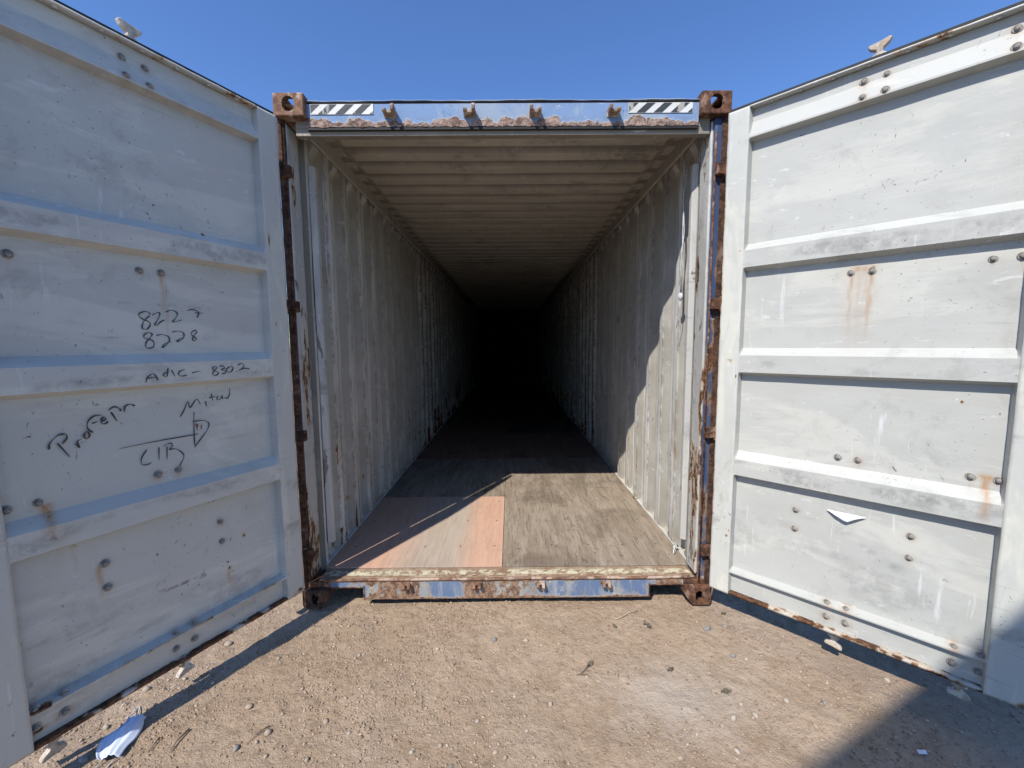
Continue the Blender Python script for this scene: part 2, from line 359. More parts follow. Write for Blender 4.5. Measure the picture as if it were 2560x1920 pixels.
M['straw'] = plain('dry_straw', (.62, .50, .33), .9, .3); M['twig'] = plain('twig', (.26, .17, .11), .9, .4); M['leaf'] = plain('dry_leaf', (.20, .165, .12), .9, .6)

# ================================================================ the container
HW, HH, LEN = 1.219, 2.896, 12.192
box = empty('shipping_container', (0, 0, 0))
tag(box, 'old shipping container with rusty blue front frame, bare corrugated interior and both doors open', 'shipping container')

# ---- corner castings (boolean-cut hollow blocks)
def evaluate_bool(base, cutters):
    for c in cutters:
        m_ = base.modifiers.new('b', 'BOOLEAN'); m_.operation = 'DIFFERENCE'; m_.object = c; m_.solver = 'EXACT'
    dg = bpy.context.evaluated_depsgraph_get(); me = bpy.data.meshes.new_from_object(base.evaluated_get(dg))
    for o in [base]+cutters: bpy.data.objects.remove(o)
    return me
def stadium(cx, cz, w_, h_, n=8):
    r = min(w_, h_)/2; pts = []
    for k in range(4*n):
        a = 2*math.pi*(k+.5)/(4*n); x, z_ = r*math.cos(a), r*math.sin(a)
        if w_ > h_: x += math.copysign((w_-h_)/2, x)
        else: z_ += math.copysign((h_-w_)/2, z_)
        pts.append((cx+x, cz+z_))
    return pts
def casting_mesh(top, sx):
    """local: x across (0 outer side .. .162 inner) times sx, y 0 front .. .178, z 0 .. .118"""
    W_ = .162
    if top: poly = [(0, 0), (W_, 0), (W_, .118), (0, .118)]
    else: poly = [(.012, 0), (.112, 0), (.150, .055), (W_, .075), (W_, .118), (0, .118), (0, .02)]
    b = MB().prism([(p[0]*sx, p[1]) for p in poly], 0, .178, 'xz').build('b', bevel=.007, seg=3)
    cut = []
    x0, x1 = (.011, .150) if top else (.011, .125)
    xs = sorted((x0*sx, x1*sx))
    cut.append(MB().box(xs[0], xs[1], .012, .166, .012, .106).build('c'))
    if top: cut.append(MB().prism(stadium(.082*sx, .062, .066, .078), -.05, .05, 'xz').build('c'))
    else: cut.append(MB().prism(stadium(.075*sx, .060, .042, .066), -.05, .05, 'xz').build('c'))
    cut.append(MB().prism(stadium(.090, .062, .076, .066), *sorted((-.05*sx, .05*sx)), 'yz').build('c'))
    cut.append(MB().prism(stadium(.08*sx, .09, .062, .10), *((.10, .2) if top else (-.1, .05)), 'xy').build('c'))
    return evaluate_bool(b, cut)
for top in (1, 0):
    for sx in (1, -1):
        me = casting_mesh(top, sx); mt = M['rust_pale'] if top and sx == 1 else M['rust']
        for yy, flip in ((0, 0), (LEN, 1)):
            o = link('corner_casting', me if not flip else me.copy(), None, box, (-HW*sx, yy, HH-.118 if top else 0), 0)
            if flip: o.scale = (1, -1, 1)
            o.data.materials.clear(); o.data.materials.append(mt if top else (M['rust_dark'] if sx == 1 else M['rust']))

# ---- corner posts: rusty blue outer channel, light inner jamb
for sx, nm in ((-1, 'l'), (1, 'r')):
    def rf(P, sx=sx):
        e = fbm(P, (14, 14, 3), 5+sx)
        return .12 + .48*sst(.50, .72, e) + .2*sst(.9, .2, P[:, 2])
    me = gridbox(*sorted((sx*(1.150 if sx > 0 else 1.185), sx*1.216)), .036, .180, .118, HH-.118, .016, rf, .0025, 11)
    p = link('corner_post', me, M['post_blue'] if sx > 0 else M['rust_dark'], box)  # left post coloured darker to paint in the door's shadow
    MB().box(*sorted((sx*(1.186 if sx > 0 else 1.196), sx*1.218)), .029, .0355, .119, HH-.119).build('post_edge_strip', M['rust_dark'], box, .002)
    def rj(P, sx=sx):
        e = fbm(P, (20, 20, 2.5), 15+sx); return .55*sst(.54, .68, e+.14*sst(1.5, .2, P[:, 2]))
    me = gridbox(*sorted((sx*(1.136 if sx > 0 else 1.179), sx*(1.1495 if sx > 0 else 1.1845))), .050, .175, .172, HH-.130, .012, rj, .0015, 13)
    link('jamb', me, M['jamb'], box)
    if sx < 0: MB().box(-1.190, -1.149, .1755, .181, .118, 2.785).build('jamb_return', M['soffit'], box)
    # protruding steel strip on the post face and the hinge lugs
    if sx > 0: MB().tube([(1.1535, .031, .13), (1.1535, .031, 2.70)], .0055, 8).build('jamb_bead', M['rust'], box)
    for hz in (2.50, 1.78, 1.05, .34):
        q = MB(); q.box(*sorted((sx*(1.151 if sx > 0 else 1.146), sx*1.212)), -.002, .0285, hz-.030, hz+.030); q.lathe([(.010, 0), (.010, .078), (0, .08)], (sx*1.200, -.008, hz-.04), 'z', 12, 1)
        q.build('hinge', M['rust'] if sx > 0 else M['rust_dark'], box, .003)  # left hinges take the darker steel too, as painted shadow
    MB().box(*sorted((sx*1.06, sx*1.216)), LEN-.18, LEN-.01, .118, HH-.118).build('corner_post', M['post_blue'], box)

# ---- door header
ZH0, ZH1, YH = 2.741, 2.868, .035
xs = np.linspace(-1.057, 1.057, 420); prof = []
for (y_, z_, n_) in [(.12, ZH1, 1), (YH+.022, ZH1, 1)]: pass
zs = np.concatenate([np.linspace(ZH0, ZH1-.014, 26)])
G = np.array([(x, YH, z_) for x in xs for z_ in zs])
low = (G[:, 2]-ZH0)
bub = fbm(G*[1, 0, 1], (16, 1, 10), 3, 3)
edge_h = .010 + .008*vn(G*[1, 0, 0], (40, 1, 1), 8)
for _k in range(46):
    cx_, rr_ = rng.uniform(-1.05, 1.05), rng.uniform(.012, .055); hh0 = rng.uniform(.25, .80)
    edge_h = np.maximum(edge_h, .008+hh0*np.sqrt(np.clip(rr_**2-(G[:, 0]-cx_)**2, 0, None)))
edge_h += (fbm(G*[1, 0, 1], (45, 1, 45), 19, 3)-.5)*.030
ru = sst(edge_h+.020, edge_h-.006, low)
blist = [(rng.uniform(-1.03, 1.03), ZH0+rng.uniform(.008, .026), rng.uniform(.008, .020)) for _ in range(70)]
pop = np.zeros(len(G))
for bx_, bz_, br_ in blist:
    dd = np.hypot(G[:, 0]-bx_, G[:, 2]-bz_)/br_; pop = np.maximum(pop, np.clip(1-dd**2, 0, 1)*br_*.13)
G2 = G.copy(); G2[:, 1] -= pop*ru + .0025*ru*vn(G, 120, 5) ; G2[:, 2] -= (low < .001)*.008*vn(G, (50, 1, 1), 6)
me = grid_mesh(G2, len(xs), len(zs), {'rust': ru*(.50+.45*fbm(G, (26, 1, 40), 77)), 'grime': .5*sst(.012, .002, low)+.25*sst(.06, .02, low)})
header = link('door_header', me, M['header'], box)
b = MB()
b.box(-1.057, 1.057, .0365, .050, ZH0+.002, ZH1-.0145)                  # thickness of the face plate
b.box(-1.057, 1.057, YH+.014, .16, ZH1-.018, ZH1-.002)                  # recessed gutter wall
b.build('header_beam', M['rust_dark'], header)
xs2 = np.linspace(-1.062, 1.062, 160)
b = MB(); pl = [(x, ZH1+.0018*math.sin(x*9)+.001*math.sin(x*41)) for x in xs2]
vs = []
for x, z_ in pl: vs += [(x, YH-.002, z_), (x, YH-.002, z_+.004), (x, .30, z_+.004), (x, .30, z_)]
fs = [(4*i+k, 4*i+(k+1) % 4, 4*i+4+(k+1) % 4, 4*i+4+k) for i in range(len(pl)-1) for k in range(4)]
b.add(vs, fs); b.build('roof_edge', M['header'], header)
# under side and inner lip, light paint
b = MB(); b.box(-1.128, 1.128, .052, .095, 2.700, 2.738); b.box(-1.142, 1.142, .0955, .150, 2.772, 2.862); b.box(-1.128, 1.128, .052, .0953, 2.7385, 2.79)
b.build('header_soffit', M['soffit'], box, .002)
b = MB(); b.box(-1.057, 1.057, .036, .052, 2.722, 2.7405); b.build('header_seal_strip', M['rubber'], box, .002)
# warning stripes: white plate with slanted black bars
for sx, x0, x1 in ((-1, -1.035, -.697), (1, .677, 1.022)):
    z0_, z1_ = 2.800, 2.852
    pb = MB(); pb.box(x0, x1, YH-.004, YH-.0005, z0_, z1_)
    plate = pb.build('warning_stripe', M['stripe_white'] if 'stripe_white' in M else M['paper'], header)
    sb = MB(); k = 0; w_ = .092; sl = .055
    x = x0-.05
    while x < x1:
        q = [(x, z0_), (x+w_*.5, z0_), (x+w_*.5+sl, z1_), (x+sl, z1_)]
        # clip to the plate
        def clip(poly, xc, keep):
            o = []
            for i in range(len(poly)):
                a, b2 = poly[i], poly[(i+1) % len(poly)]; ia, ib = keep(a[0]), keep(b2[0])
                if ia: o.append(a)
                if ia != ib:
                    tt = (xc-a[0])/(b2[0]-a[0]); o.append((xc, a[1]+tt*(b2[1]-a[1])))
            return o
        q = clip(q, x0+.002, lambda v: v >= x0+.002)
        if len(q) > 2: q = clip(q, x1-.002, lambda v: v <= x1-.002)
        if len(q) > 2: sb.prism([(a_, min(max(b_, z0_+.002), z1_-.002)) for a_, b_ in q], YH-.0052, YH-.0041, 'xz')
        x += w_
    sb.build('black_bars', M['black'], header)
# cam keepers on the header
def keeper(xc, zc, y0, mat, par, flip=1, s=1.0):
    b = MB()
    b.box(xc-.026*s, xc+.026*s, y0-.006, y0, zc-.018, zc+.018)
    b.prism([(y0, zc-.014), (y0-.046*s, zc+.000), (y0-.052*s, zc+.018), (y0-.04*s, zc+.034*(1 if flip > 0 else .6)), (y0, zc+.018)], *(xc+flip*.010*s, xc+flip*.024*s)[::flip], 'yz')
    b.prism([(y0, zc-.014), (y0-.042*s, zc-.006), (y0-.046*s, zc+.006), (y0-.03*s, zc+.016), (y0, zc+.016)], *(xc-flip*.026*s, xc-flip*.012*s)[::flip], 'yz')
    b.box(xc-.013*s, xc+.011*s, y0-.034*s, y0, zc-.010, zc+.006)
    return b.build('cam_keeper', mat, par, .0025)
for i, xk in enumerate((-.605, -.178, .172, .592)): keeper(xk, 2.797, YH, M['lug'], header, 1 if i < 2 else -1, 1.25)

# ---- door sill
xs = samples([-1.06, -.864, -.858, .852, .858, 1.06], .006); zs = np.linspace(0, 1, 22)
G = []; 
for x in xs:
    zb = .040 if -.861 < x < .855 else .118
    if -.864 <= x <= -.858: zb = .118-(x+.864)/.006*.078
    if .852 <= x <= .858: zb = .040+(x-.852)/.006*.078
    for q in zs: G.append((x, .034, zb+(.156-zb)*q))
G = np.array(G); e = fbm(G, (8, 1, 9), 31); e2 = vn(G*[1, 0, 0], (5, 1, 1), 33)
ru = .25*sst(.4, .7, e) + .45*sst(.58, .8, e2) + .5*sst(.060, .040, G[:, 2]) + .5*sst(.14, .156, G[:, 2]) + .4*sst(.62, .95, np.abs(G[:, 0]))*sst(.55, .4, e)
ru = np.maximum(ru, .8*sst(.14, .02, np.abs(G[:, 0]+.79))*sst(.3, .6, fbm(G, 20, 41)))
ru = np.maximum(ru, .55*sst(.16, .04, np.abs(G[:, 0]-.02)))
me = grid_mesh(G, len(xs), len(zs), {'rust': np.clip(ru, 0, 1)*.8})
sill = link('door_sill', me, M['sill'], box)
b = MB(); b.box(-.857, .851, .0365, .046, .041, .154); b.box(-1.06, 1.06, .0365, .046, .1182, .154)
b.box(-.861, .855, .034, .15, .036, .0395)
b.box(-.866, -.859, .030, .15, .036, .124); b.box(.853, .860, .030, .15, .036, .124)
b.box(-1.06, -.866, .030, .16, .1125, .1178); b.box(.860, 1.06, .030, .16, .1125, .1178)
b.build('sill_channel', M['rust'], sill, .0015)
me = gridbox(-1.128, 1.128, .034, .156, .1565, .1655, .008, None, .0012, 51); link('threshold_plate', me, M['threshold'], sill)
b = MB(); b.tube([(x, .033+.0015*math.sin(x*7), .1625+.001*math.sin(x*13)) for x in np.linspace(-1.10, 1.10, 60)], .0085, 8)
b.tube([(x, .060, .1655+.0008*math.sin(x*17)) for x in np.linspace(-1.10, 1.10, 40)], .003, 6)
b.build('sill_lip', M['rust_pale'], sill)
for g_ in (-1, 1): MB().box(*sorted((g_*1.0605, g_*1.216)), .030, .17, .1185, .150).build('sill_gusset', M['rust'], sill, .004)
for i, xk in enumerate((-.598, -.178, .196, .590)):
    s_ = 1 if i < 2 else -1; y0 = .034; zc = .128; b = MB()
    b.box(xk-.030, xk+.030, y0-.006, y0, zc-.004, zc+.018)
    for k, dx in enumerate((-.020, .012)):
        b.prism([(y0-.004, zc+.016), (y0-.030, zc+.014), (y0-.040, zc-.004), (y0-.030, zc-.022+.008*k), (y0-.018, zc-.018), (y0-.014, zc-.002), (y0-.004, zc-.004)], xk+dx*s_-.009, xk+dx*s_+.009, 'yz')
    b.box(xk-.014, xk+.014, y0-.022, y0-.004, zc+.004, zc+.014)
    b.build('cam_keeper', M['rust_pale'], sill, .003)

# ---- side walls, corrugated
ZF = .171
def wall_profile(y):
    p = (y-.445+.139) % .278
    # inner flat .139..211, hidden slope .211-.279 -> wraps
    u = (p-.139) % .278
    if u < .072: return 0.
    if u < .138: return (u-.072)/.066*.036
    if u < .210: return .036
    return .036*(1-(u-.210)/.068)
brk = [.176]
k = -2
while True:
    a = .445+.278*k; k += 1
    for d_ in (0, .072, .138, .210):
        if a+d_ > .1765 and a+d_ < LEN-.18: brk.append(a+d_)
    if a > LEN: break
brk.append(LEN-.18); brk = sorted(brk)
near = samples([q for q in brk if q < 3.2], .012); far = samples([q for q in brk if q >= max(q_ for q_ in brk if q_ < 3.2)], .2)
ys = np.concatenate([near, far[1:]])
zs = np.concatenate([[.150], np.arange(.172, 2.79, .022), [2.80]])
for sx in (-1, 1):
    d = np.array([wall_profile(y_) for y_ in ys])
    Y, Z = np.meshgrid(ys, zs, indexing='ij'); D = d[:, None]*np.ones_like(Z)
    # corrugations run out near the top and bottom rails
    end = np.clip((2.765-Z)/.05, 0, 1)*np.clip((Z-.16)/.05+.2, 0, 1)
    D = D*end
    P = np.stack([sx*(1.150+.0+D.ravel()), Y.ravel(), Z.ravel()], 1)
    dent = (fbm(P, (2, 3.2, 1.6), 71+sx)-.5)*.020 + (fbm(P, (5, 14, 9), 75+sx)-.5)*.005
    P[:, 0] += sx*(dent+.006)
    u = ((Y.ravel()-.445) % .278)
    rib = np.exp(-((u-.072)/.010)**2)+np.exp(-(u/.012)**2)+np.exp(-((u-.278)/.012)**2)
    lowz = sst(1.5, .3, P[:, 2])
    e = fbm(P, (3, 9, 2.2), 81+sx); e3 = fbm(P, (4, 30, 14), 87+sx)
    ru = rib*(.20+.60*lowz)*sst(.46, .62, e)*.95 + .55*sst(.62, .74, e3)*(.2+.6*lowz) + .25*sst(.30, .17, P[:, 2])
    ru += .5*np.exp(-((Y.ravel()-.24)/.03)**2)*sst(.42, .62, e)*sst(1.2, .3, P[:, 2])
    if sx > 0: ru = ru*.75
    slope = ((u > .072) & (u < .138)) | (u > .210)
    ti = .8*slope + .15*((u > .138) & (u < .210)) + .45*sst(.35, .17, P[:, 2])*fbm(P, 6, 98)  # slopes darkened: part dirt, part painted rib shade; dirt along the foot
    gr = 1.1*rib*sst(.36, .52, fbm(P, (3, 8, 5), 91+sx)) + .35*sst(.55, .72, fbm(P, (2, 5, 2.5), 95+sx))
    me = grid_mesh(P, len(ys), len(zs), {'rust': np.clip(ru, 0, .9), 'grime': np.clip(gr, 0, .85), 'shade_dirt': ti}, flip=sx > 0)
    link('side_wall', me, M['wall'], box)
    # outer skin so the container is solid from outside
    b = MB(); yy = [LEN*0+.18]+[q for q in brk if q > .18]; vs = []
    for q in yy: vs += [(sx*(1.164+wall_profile(q)+.006), q, .15), (sx*(1.164+wall_profile(q)+.006), q, 2.80)]
    b.add(vs, [(2*i, 2*i+1, 2*i+3, 2*i+2) for i in range(len(yy)-1)]); b.build('outer_skin', M['post_blue'], box)
    # top and bottom rails
    b = MB(); b.box(*sorted((sx*1.140, sx*1.216)), .178, LEN-.178, 2.782, 2.875); b.build('top_side_rail', M['roof'], box, .004)
    b = MB(); b.box(*sorted((sx*1.150, sx*1.216)), .178, LEN-.178, .050, .1755); b.build('bottom_side_rail', M['wall'], box, .003)
    # vertical corner angle next to the jamb
    b = MB(); b.prism([(sx*1.150, .2155), (sx*1.122, .238), (sx*1.122, .268), (sx*1.150, .300)], .30, 2.62, 'xy')
    b.build('corner_stiffener', M['jamb'], box, .002)
    # lashing rings along the rails
    for q in (1.25, 2.05, 3.15, 4.25, 5.35):
        for zz in (2.745, .215):
            b = MB(); b.tube([(sx*(1.146-.028*math.sin(a)), q+.030*math.cos(a), zz-.010*math.sin(a)) for a in np.linspace(0, math.pi, 9)], .0045, 6)
            b.build('lashing_ring', M['bolt'], box)

# ---- roof panel
brk = [.150]; k = 0
while .431+.209*k-.105 < LEN-.2:
    a = .431+.209*k-.105
    for d_ in (0, .016, .125, .141):
        if a+d_ > .151: brk.append(a+d_)
    k += 1
brk.append(LEN-.05)
def roofp(y):
    u = (y-.431+.105) % .209
    if y < .31: return .5
    if u < .016: return 1-u/.016
    if u < .125: return 0.
    if u < .141: return (u-.125)/.016
    return 1.
ys = samples(brk, .05); xs = np.concatenate([[-1.142, -1.08, -1.05, -1.02], np.linspace(-.98, .98, 50), [1.02, 1.05, 1.08, 1.142]])
Y, X = np.meshgrid(ys, xs, indexing='ij')
taper = np.clip((1.085-np.abs(X))/.06, 0, 1)
H = np.array([roofp(q) for q in ys])[:, None]*np.ones_like(X)
P = np.stack([X.ravel(), Y.ravel(), (2.862+.032*(H-1)*taper).ravel()], 1)
P[:, 2] += (fbm(P, (1.5, 1.5, 1), 61)-.5)*.010
gr = .65*np.exp(-((P[:, 0]-.82)/.20)**2-((P[:, 1]-.62)/.15)**2) + .45*sst(.55, .75, fbm(P, (3, 12, 1), 63)) + .9*np.exp(-((P[:, 0]+.31)/.03)**2-((P[:, 1]-.92)/.05)**2)
gr += .9*np.exp(-((P[:, 0]+.29)/.03)**2-((P[:, 1]-.79)/.035)**2)
ru = .8*np.exp(-((P[:, 0]+1.04)/.035)**2-((P[:, 1]-.35)/.05)**2) + .5*np.exp(-((P[:, 0]-1.0)/.04)**2-((P[:, 1]-.30)/.03)**2)
hh_ = H.ravel(); ti = .85*(hh_ > .98)*(P[:, 1] > .32)+.12  # recessed flats coloured darker as painted shade, so the ribs stand out
me = grid_mesh(P, len(ys), len(xs), {'grime': np.clip(gr, 0, .8), 'rust': ru, 'shade_dirt': ti})
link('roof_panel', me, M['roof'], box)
MB().box(-1.14, 1.14, .30, LEN-.01, 2.8745, 2.880).build('roof_skin', M['post_blue'], box)
# end wall
yy = np.linspace(-1.13, 1.13, 60); vs = []
for q in yy: dd = .018*math.tanh(3*math.sin(q*22)); vs += [(q, LEN-.12+dd, .10), (q, LEN-.12+dd, 2.86)]
MB().add(vs, [(2*i, 2*i+1, 2*i+3, 2*i+2) for i in range(len(yy)-1)]).build('end_wall', M['rust_dark'], box, recalc=False)  # dark steel colour stands in for the unlit far end

# ---- plywood floor sheets
seam = -.032
def sheet(x0, x1, y0, y1, mat, lab=None):
    o = MB().box(x0+.0015, x1-.0015, y0+.0015, y1-.0015, .144, ZF+random.uniform(-.0012, .0012)).build('floor_sheet', mat, box, .0015)
    if lab: o['label'] = lab
    if y0 < 2.4:
        q = MB()
        for yy_ in np.arange(math.ceil((y0+.06)/.4)*.4, y1-.04, .4):
            for xx_ in np.arange(x0+.10, x1-.05, .24):
                q.lathe([(.0055, .0), (.0055, .0012), (.003, .0016)], (xx_+random.uniform(-.012, .012), yy_+random.uniform(-.006, .006)+.02, ZF+.0012), 'z', 8, 1)
        s = q.build('screw_heads', M['rust_dark'], o, recalc=False); s['kind'] = 'stuff'
sheet(-1.148, seam, .158, 1.343, M['ply_pink'], 'pinkish floor sheet worn grey along its middle')
sheet(-1.148, seam, 1.343, 2.60, M['ply_gray'], 'grey floor sheet in shade'); sheet(seam, 1.148, .158, 2.60, M['ply_gray'], 'grey brown scuffed floor sheet')
sheet(seam, 1.148, 2.60, 4.06, M['ply_red'], 'reddish floor sheet'); sheet(-1.148, seam, 2.60, 5.04, M['ply_red'], 'reddish floor sheet')
for (a, c0, c1) in ((5.04, -1.148, seam), (7.48, -1.148, seam), (9.92, -1.148, seam), (4.06, seam, 1.148), (6.5, seam, 1.148), (8.94, seam, 1.148)):
    sheet(c0, c1, a, min(a+2.44, LEN-.04), M['ply_depth_shade'])
b = MB()
for q in np.arange(.6, LEN-.2, .4): b.box(-1.15, 1.15, q, q+.06, .03, .143)
b.build('cross_members', M['rust_dark'], box)

# ================================================================ doors
DH, DZ0, DZ1 = 1.157, .149, 2.752
PD = .045
prof_z = [(.165, .030), (.272, .030), (.279, .0), (.286, .0), (.300, PD), (.826, PD), (.843, .002), (.930, .002), (.972, PD), (1.388, PD), (1.406, .002), (1.496, .002), (1.534, PD), (1.934, PD), (1.954, .002), (2.040, .002), (2.078, PD), (2.584, PD), (2.596, .0), (2.604, .0), (2.680, .030), (2.742, .030)]
PZ = [p[0] for p in prof_z]
bolt_s = (.537, .610, .959, 1.032)
def make_door(side):
    sg = -1 if side == 'L' else 1
    A = .4711 if side == 'L' else .7902
    ang = (math.pi/2-A) if side == 'L' else (A-math.pi/2)
    d = empty('door', (sg*1.1769, -.0473, 0), ang, box)
    d['label'] = 'left end door in shade, grey white inside face with black handwriting' if side == 'L' else 'right end door in full sun, white inside face with rust stains'
    pm = M['door_left'] if side == 'L' else M['door_right']
    X = lambda s: sg*s
    # --- ribbed inner skin
    s_ = np.concatenate([[.100, .1075], samples([.116, 1.040], .0075), [1.0475]])
    zz = samples(PZ, .0075)
    S, Z = np.meshgrid(s_, zz, indexing='ij'); dep = np.interp(Z, PZ, [p[1] for p in prof_z])
    ramp = np.minimum((S-.100)/.0075, (1.0475-S)/.0075)*PD+.001
    dep = np.minimum(dep, np.maximum(ramp, .001))
    P = np.stack([X(S.ravel()), dep.ravel(), Z.ravel()], 1); Sf, Zf = S.ravel(), Z.ravel()
    Q = np.stack([Sf+(5 if sg > 0 else 0), Zf*0, Zf], 1)
    for (a_, b_, r_, h_) in ((.30, 2.30, .10, .003), (.82, 1.22, .12, .0035), (.55, .46, .09, .003), (.72, 2.38, .14, .003), (.25, .62, .07, .0025)): P[:, 1] += h_*np.exp(-((Sf-a_)/r_)**2-((Zf-b_)/(r_*.8))**2)
    P[:, 1] += (fbm(Q, (1.6, 1, 2.6), 101)-.5)*.010 + (fbm(Q, (6, 1, 9), 103)-.5)*.0022
    ru = np.zeros(len(P)); gr = np.zeros(len(P)); sta = np.zeros(len(P))
    def streak(s0, z0, ln, wd, st=.8, arr=None):
        arr = sta if arr is None else arr
        t_ = (z0-Zf)/ln; wob = .003*np.sin(Zf*60+s0*90)
        k = np.exp(-((Sf-s0-wob)/wd)**2)*np.clip(1-t_, 0, 1)**.7*sst(-.02, .03, t_*1.0)
        np.maximum(arr, st*k, out=arr)
    def spot(s0, z0, rs, rz, st=.9, arr=ru):
        np.maximum(arr, st*np.exp(-((Sf-s0)/rs)**2-((Zf-z0)/rz)**2), out=arr)
    rb = np.random.default_rng(5 if side == 'L' else 9)
    for s0 in bolt_s:
        for z0 in (2.688, 2.614, 1.876, 1.016, .292, .216):
            spot(s0, z0-.004, .021, .021, rb.uniform(.15, .6), sta)
            if rb.uniform() < .35: streak(s0, z0-.005, rb.uniform(.03, .10), .004, rb.uniform(.3, .6))
    for s0 in (.385, .805):
        for z0 in (.712, .613): spot(s0, z0-.004, .020, .020, rb.uniform(.2, .6), sta)
    e = fbm(Q, (9, 1, 9), 107); lip = np.exp(-((Zf-.283)/.008)**2)+np.exp(-((Zf-.165)/.008)**2)
    ru += .55*lip*sst(.5, .62, e)
    ru += .20*np.exp(-((Zf-.826)/.006)**2)+.20*np.exp(-((Zf-1.388)/.006)**2)+.18*np.exp(-((Zf-1.934)/.006)**2)
    for zb in (.886, 1.451, 1.997): gr += .42*np.exp(-((Zf-zb)/.04)**4)*sst(.45, .62, fbm(Q, (5, 1, 13), 109))
    gr += .30*sst(.55, .7, fbm(Q, (3, 1, 8), 111))*sst(1.2, .3, Zf)
    if side == 'R':
        spot(.573, 1.888, .044, .016, .75, sta); spot(.56, 1.896, .02, .006, .6); spot(.612, 1.89, .014, .010, .6); streak(.575, 1.885, .10, .040, .42)
        streak(.608, 1.88, .26, .008, .95); streak(.538, 1.88, .32, .007, .75); streak(.600, 1.80, .26, .006, .7); streak(.572, 1.88, .40, .060, .30)
        spot(1.002, 1.022, .020, .010, .62); spot(1.0, 1.02, .022, .014, .9, sta); streak(1.002, 1.02, .19, .012, .85); spot(.988, 1.026, .010, .006, .6)
        spot(.916, 1.317, .006, .012, .75); spot(.81, .20, .02, .02, .3); spot(.93, .50, .006, .006, .5); spot(.95, .495, .006, .005, .5)
        spot(.17, 1.45, .03, .03, .28); spot(.22, .985, .02, .02, .2)
        for a_, b_ in ((.57, .66), (.66, .60), (.76, .55)): spot(a_, b_, .035, .02, .45, gr)
        spot(.82, .90, .12, .03, .6, gr); spot(.24, 1.455, .05, .025, .35, gr)
    else:
        streak(.536, 1.87, .20, .006, .85); streak(.528, 1.87, .30, .005, .62); spot(.56, 1.888, .035, .006, .3)
        streak(.943, 1.005, .13, .017, 1.0); streak(.943, 1.0, .09, .014, .95); spot(.941, .965, .012, .022, .62); streak(.93, .93, .18, .02, .25)
        streak(.822, .712, .15, .009, .85); streak(.810, .605, .06, .008, .4); streak(.363, .475, .14, .008, .9); spot(.363, .467, .007, .012, .85)
        spot(.282, .60, .012, .018, .75); spot(.30, .56, .006, .02, .5); spot(.26, .63, .006, .02, .4)
        spot(.885, .822, .012, .006, .7); streak(.885, .82, .12, .004, .35)
        spot(1.02, .285, .05, .012, .8); spot(.97, .21, .04, .02, .5); spot(1.03, .20, .04, .02, .6)
        spot(.365, 2.075, .012, .010, .8); spot(.33, 2.115, .008, .006, .6)
        for a_ in np.arange(.40, .56, .012): spot(a_, 1.742+.004*math.sin(a_*90), .005, .004, .75, gr)
        spot(.675, 1.74, .03, .004, .6, gr); spot(.60, 1.745, .02, .003, .5, gr); spot(.375, 1.60, .035, .014, .55, gr); spot(.72, 1.60, .03, .005, .6, gr)
        spot(.56, .475, .11, .004, .0, gr)
        tt = np.clip((Sf-.46)/(.655-.46), 0, 1); zl = .484+tt*.010
        np.maximum(gr, .9*(np.abs(Zf-zl) < .008)*(Sf > .46)*(Sf < .655), out=gr)
    me = grid_mesh(P, len(s_), len(zz), {'rust': np.clip(ru, 0, 1), 'grime': np.clip(gr, 0, .85), 'stain': np.clip(sta, 0, 1)}, flip=(sg < 0))
    link('ribbed_panel', me, pm, d)
    # --- outer skin, then an added bar that blocks sun
    MB().box(*sorted((X(.20), X(1.06))), .0590, .0615, .16, 2.75).build('outer_panel', M['header'], d)
    MB().box(*sorted((X(.10), X(.16))), .0640, .112, .16, 2.74).build('post_sun_blocker', M['header'], d, .004)  # unseen bar, added only to keep sun off the hinge post
    # --- stiles
    def rs(P_):
        s0 = P_[:, 0]*sg; z0 = P_[:, 2]; r_ = .55*sst(.012, .0, s0)*sst(.4, .6, fbm(P_, (1, 1, 8), 121)) + .5*sst(.20, .149, z0)*sst(.4, .6, fbm(P_, 18, 125))
        def sp(a, b_, ra, rz, st): return st*np.exp(-((s0-a)/ra)**2-((z0-b_)/rz)**2)
        L_ = [(.087, 2.045, .015, .005, .9), (.055, 1.473, .022, .006, .85), (.062, 1.465, .010, .012, .8), (.088, 1.385, .004, .02, .8), (.088, 1.35, .004, .03, .4), (.064, 1.018, .003, .025, .8), (.082, 1.013, .003, .02, .6),
              (.078, .485, .014, .010, .95), (.078, .44, .012, .05, .5), (.075, .36, .012, .08, .28), (.091, .520, .006, .012, .8), (.03, .508, .012, .005, .7), (.06, .515, .03, .002, .6)] if side == 'R' else \
             [(.078, 2.11, .006, .05, .75), (.085, 2.02, .004, .02, .6), (.083, 1.30, .006, .012, .7), (.095, .90, .01, .02, .7), (.09, .30, .01, .02, .5), (.06, 1.97, .006, .01, .5), (.07, 1.68, .004, .02, .6), (.02, .17, .03, .02, .7), (.09, 1.5, .004, .05, .45)]
        for q in L_: r_ = np.maximum(r_, sp(*q))
        return np.clip(r_, 0, 1)
    for a, b_ in ((0, .100), (1.0475, DH)):
        me = gridbox(*sorted((X(a), X(b_))), 0, .036 if a == 0 else .050, DZ0, DZ1, .010, rs, .0012, 131)
        link('stile', me, M['stile'], d)
    # --- top flange with rivets, bottom flange
    def rt_(P_): return .45*sst(.46, .62, fbm(P_, (10, 1, 1), 141))
    me = gridbox(*sorted((X(.1005), X(1.047))), -.004, .050, 2.744, 2.7515, .012, rt_, .001, 143); tf = link('top_flange', me, pm, d)
    for s0 in np.arange(.19, 1.03, .12):
        MB().lathe([(.009, 0), (.009, .003), (.005, .006), (.0, .0065)], (X(s0), .012, 2.744), 'z', 8, -1).build('rivet', pm, tf)
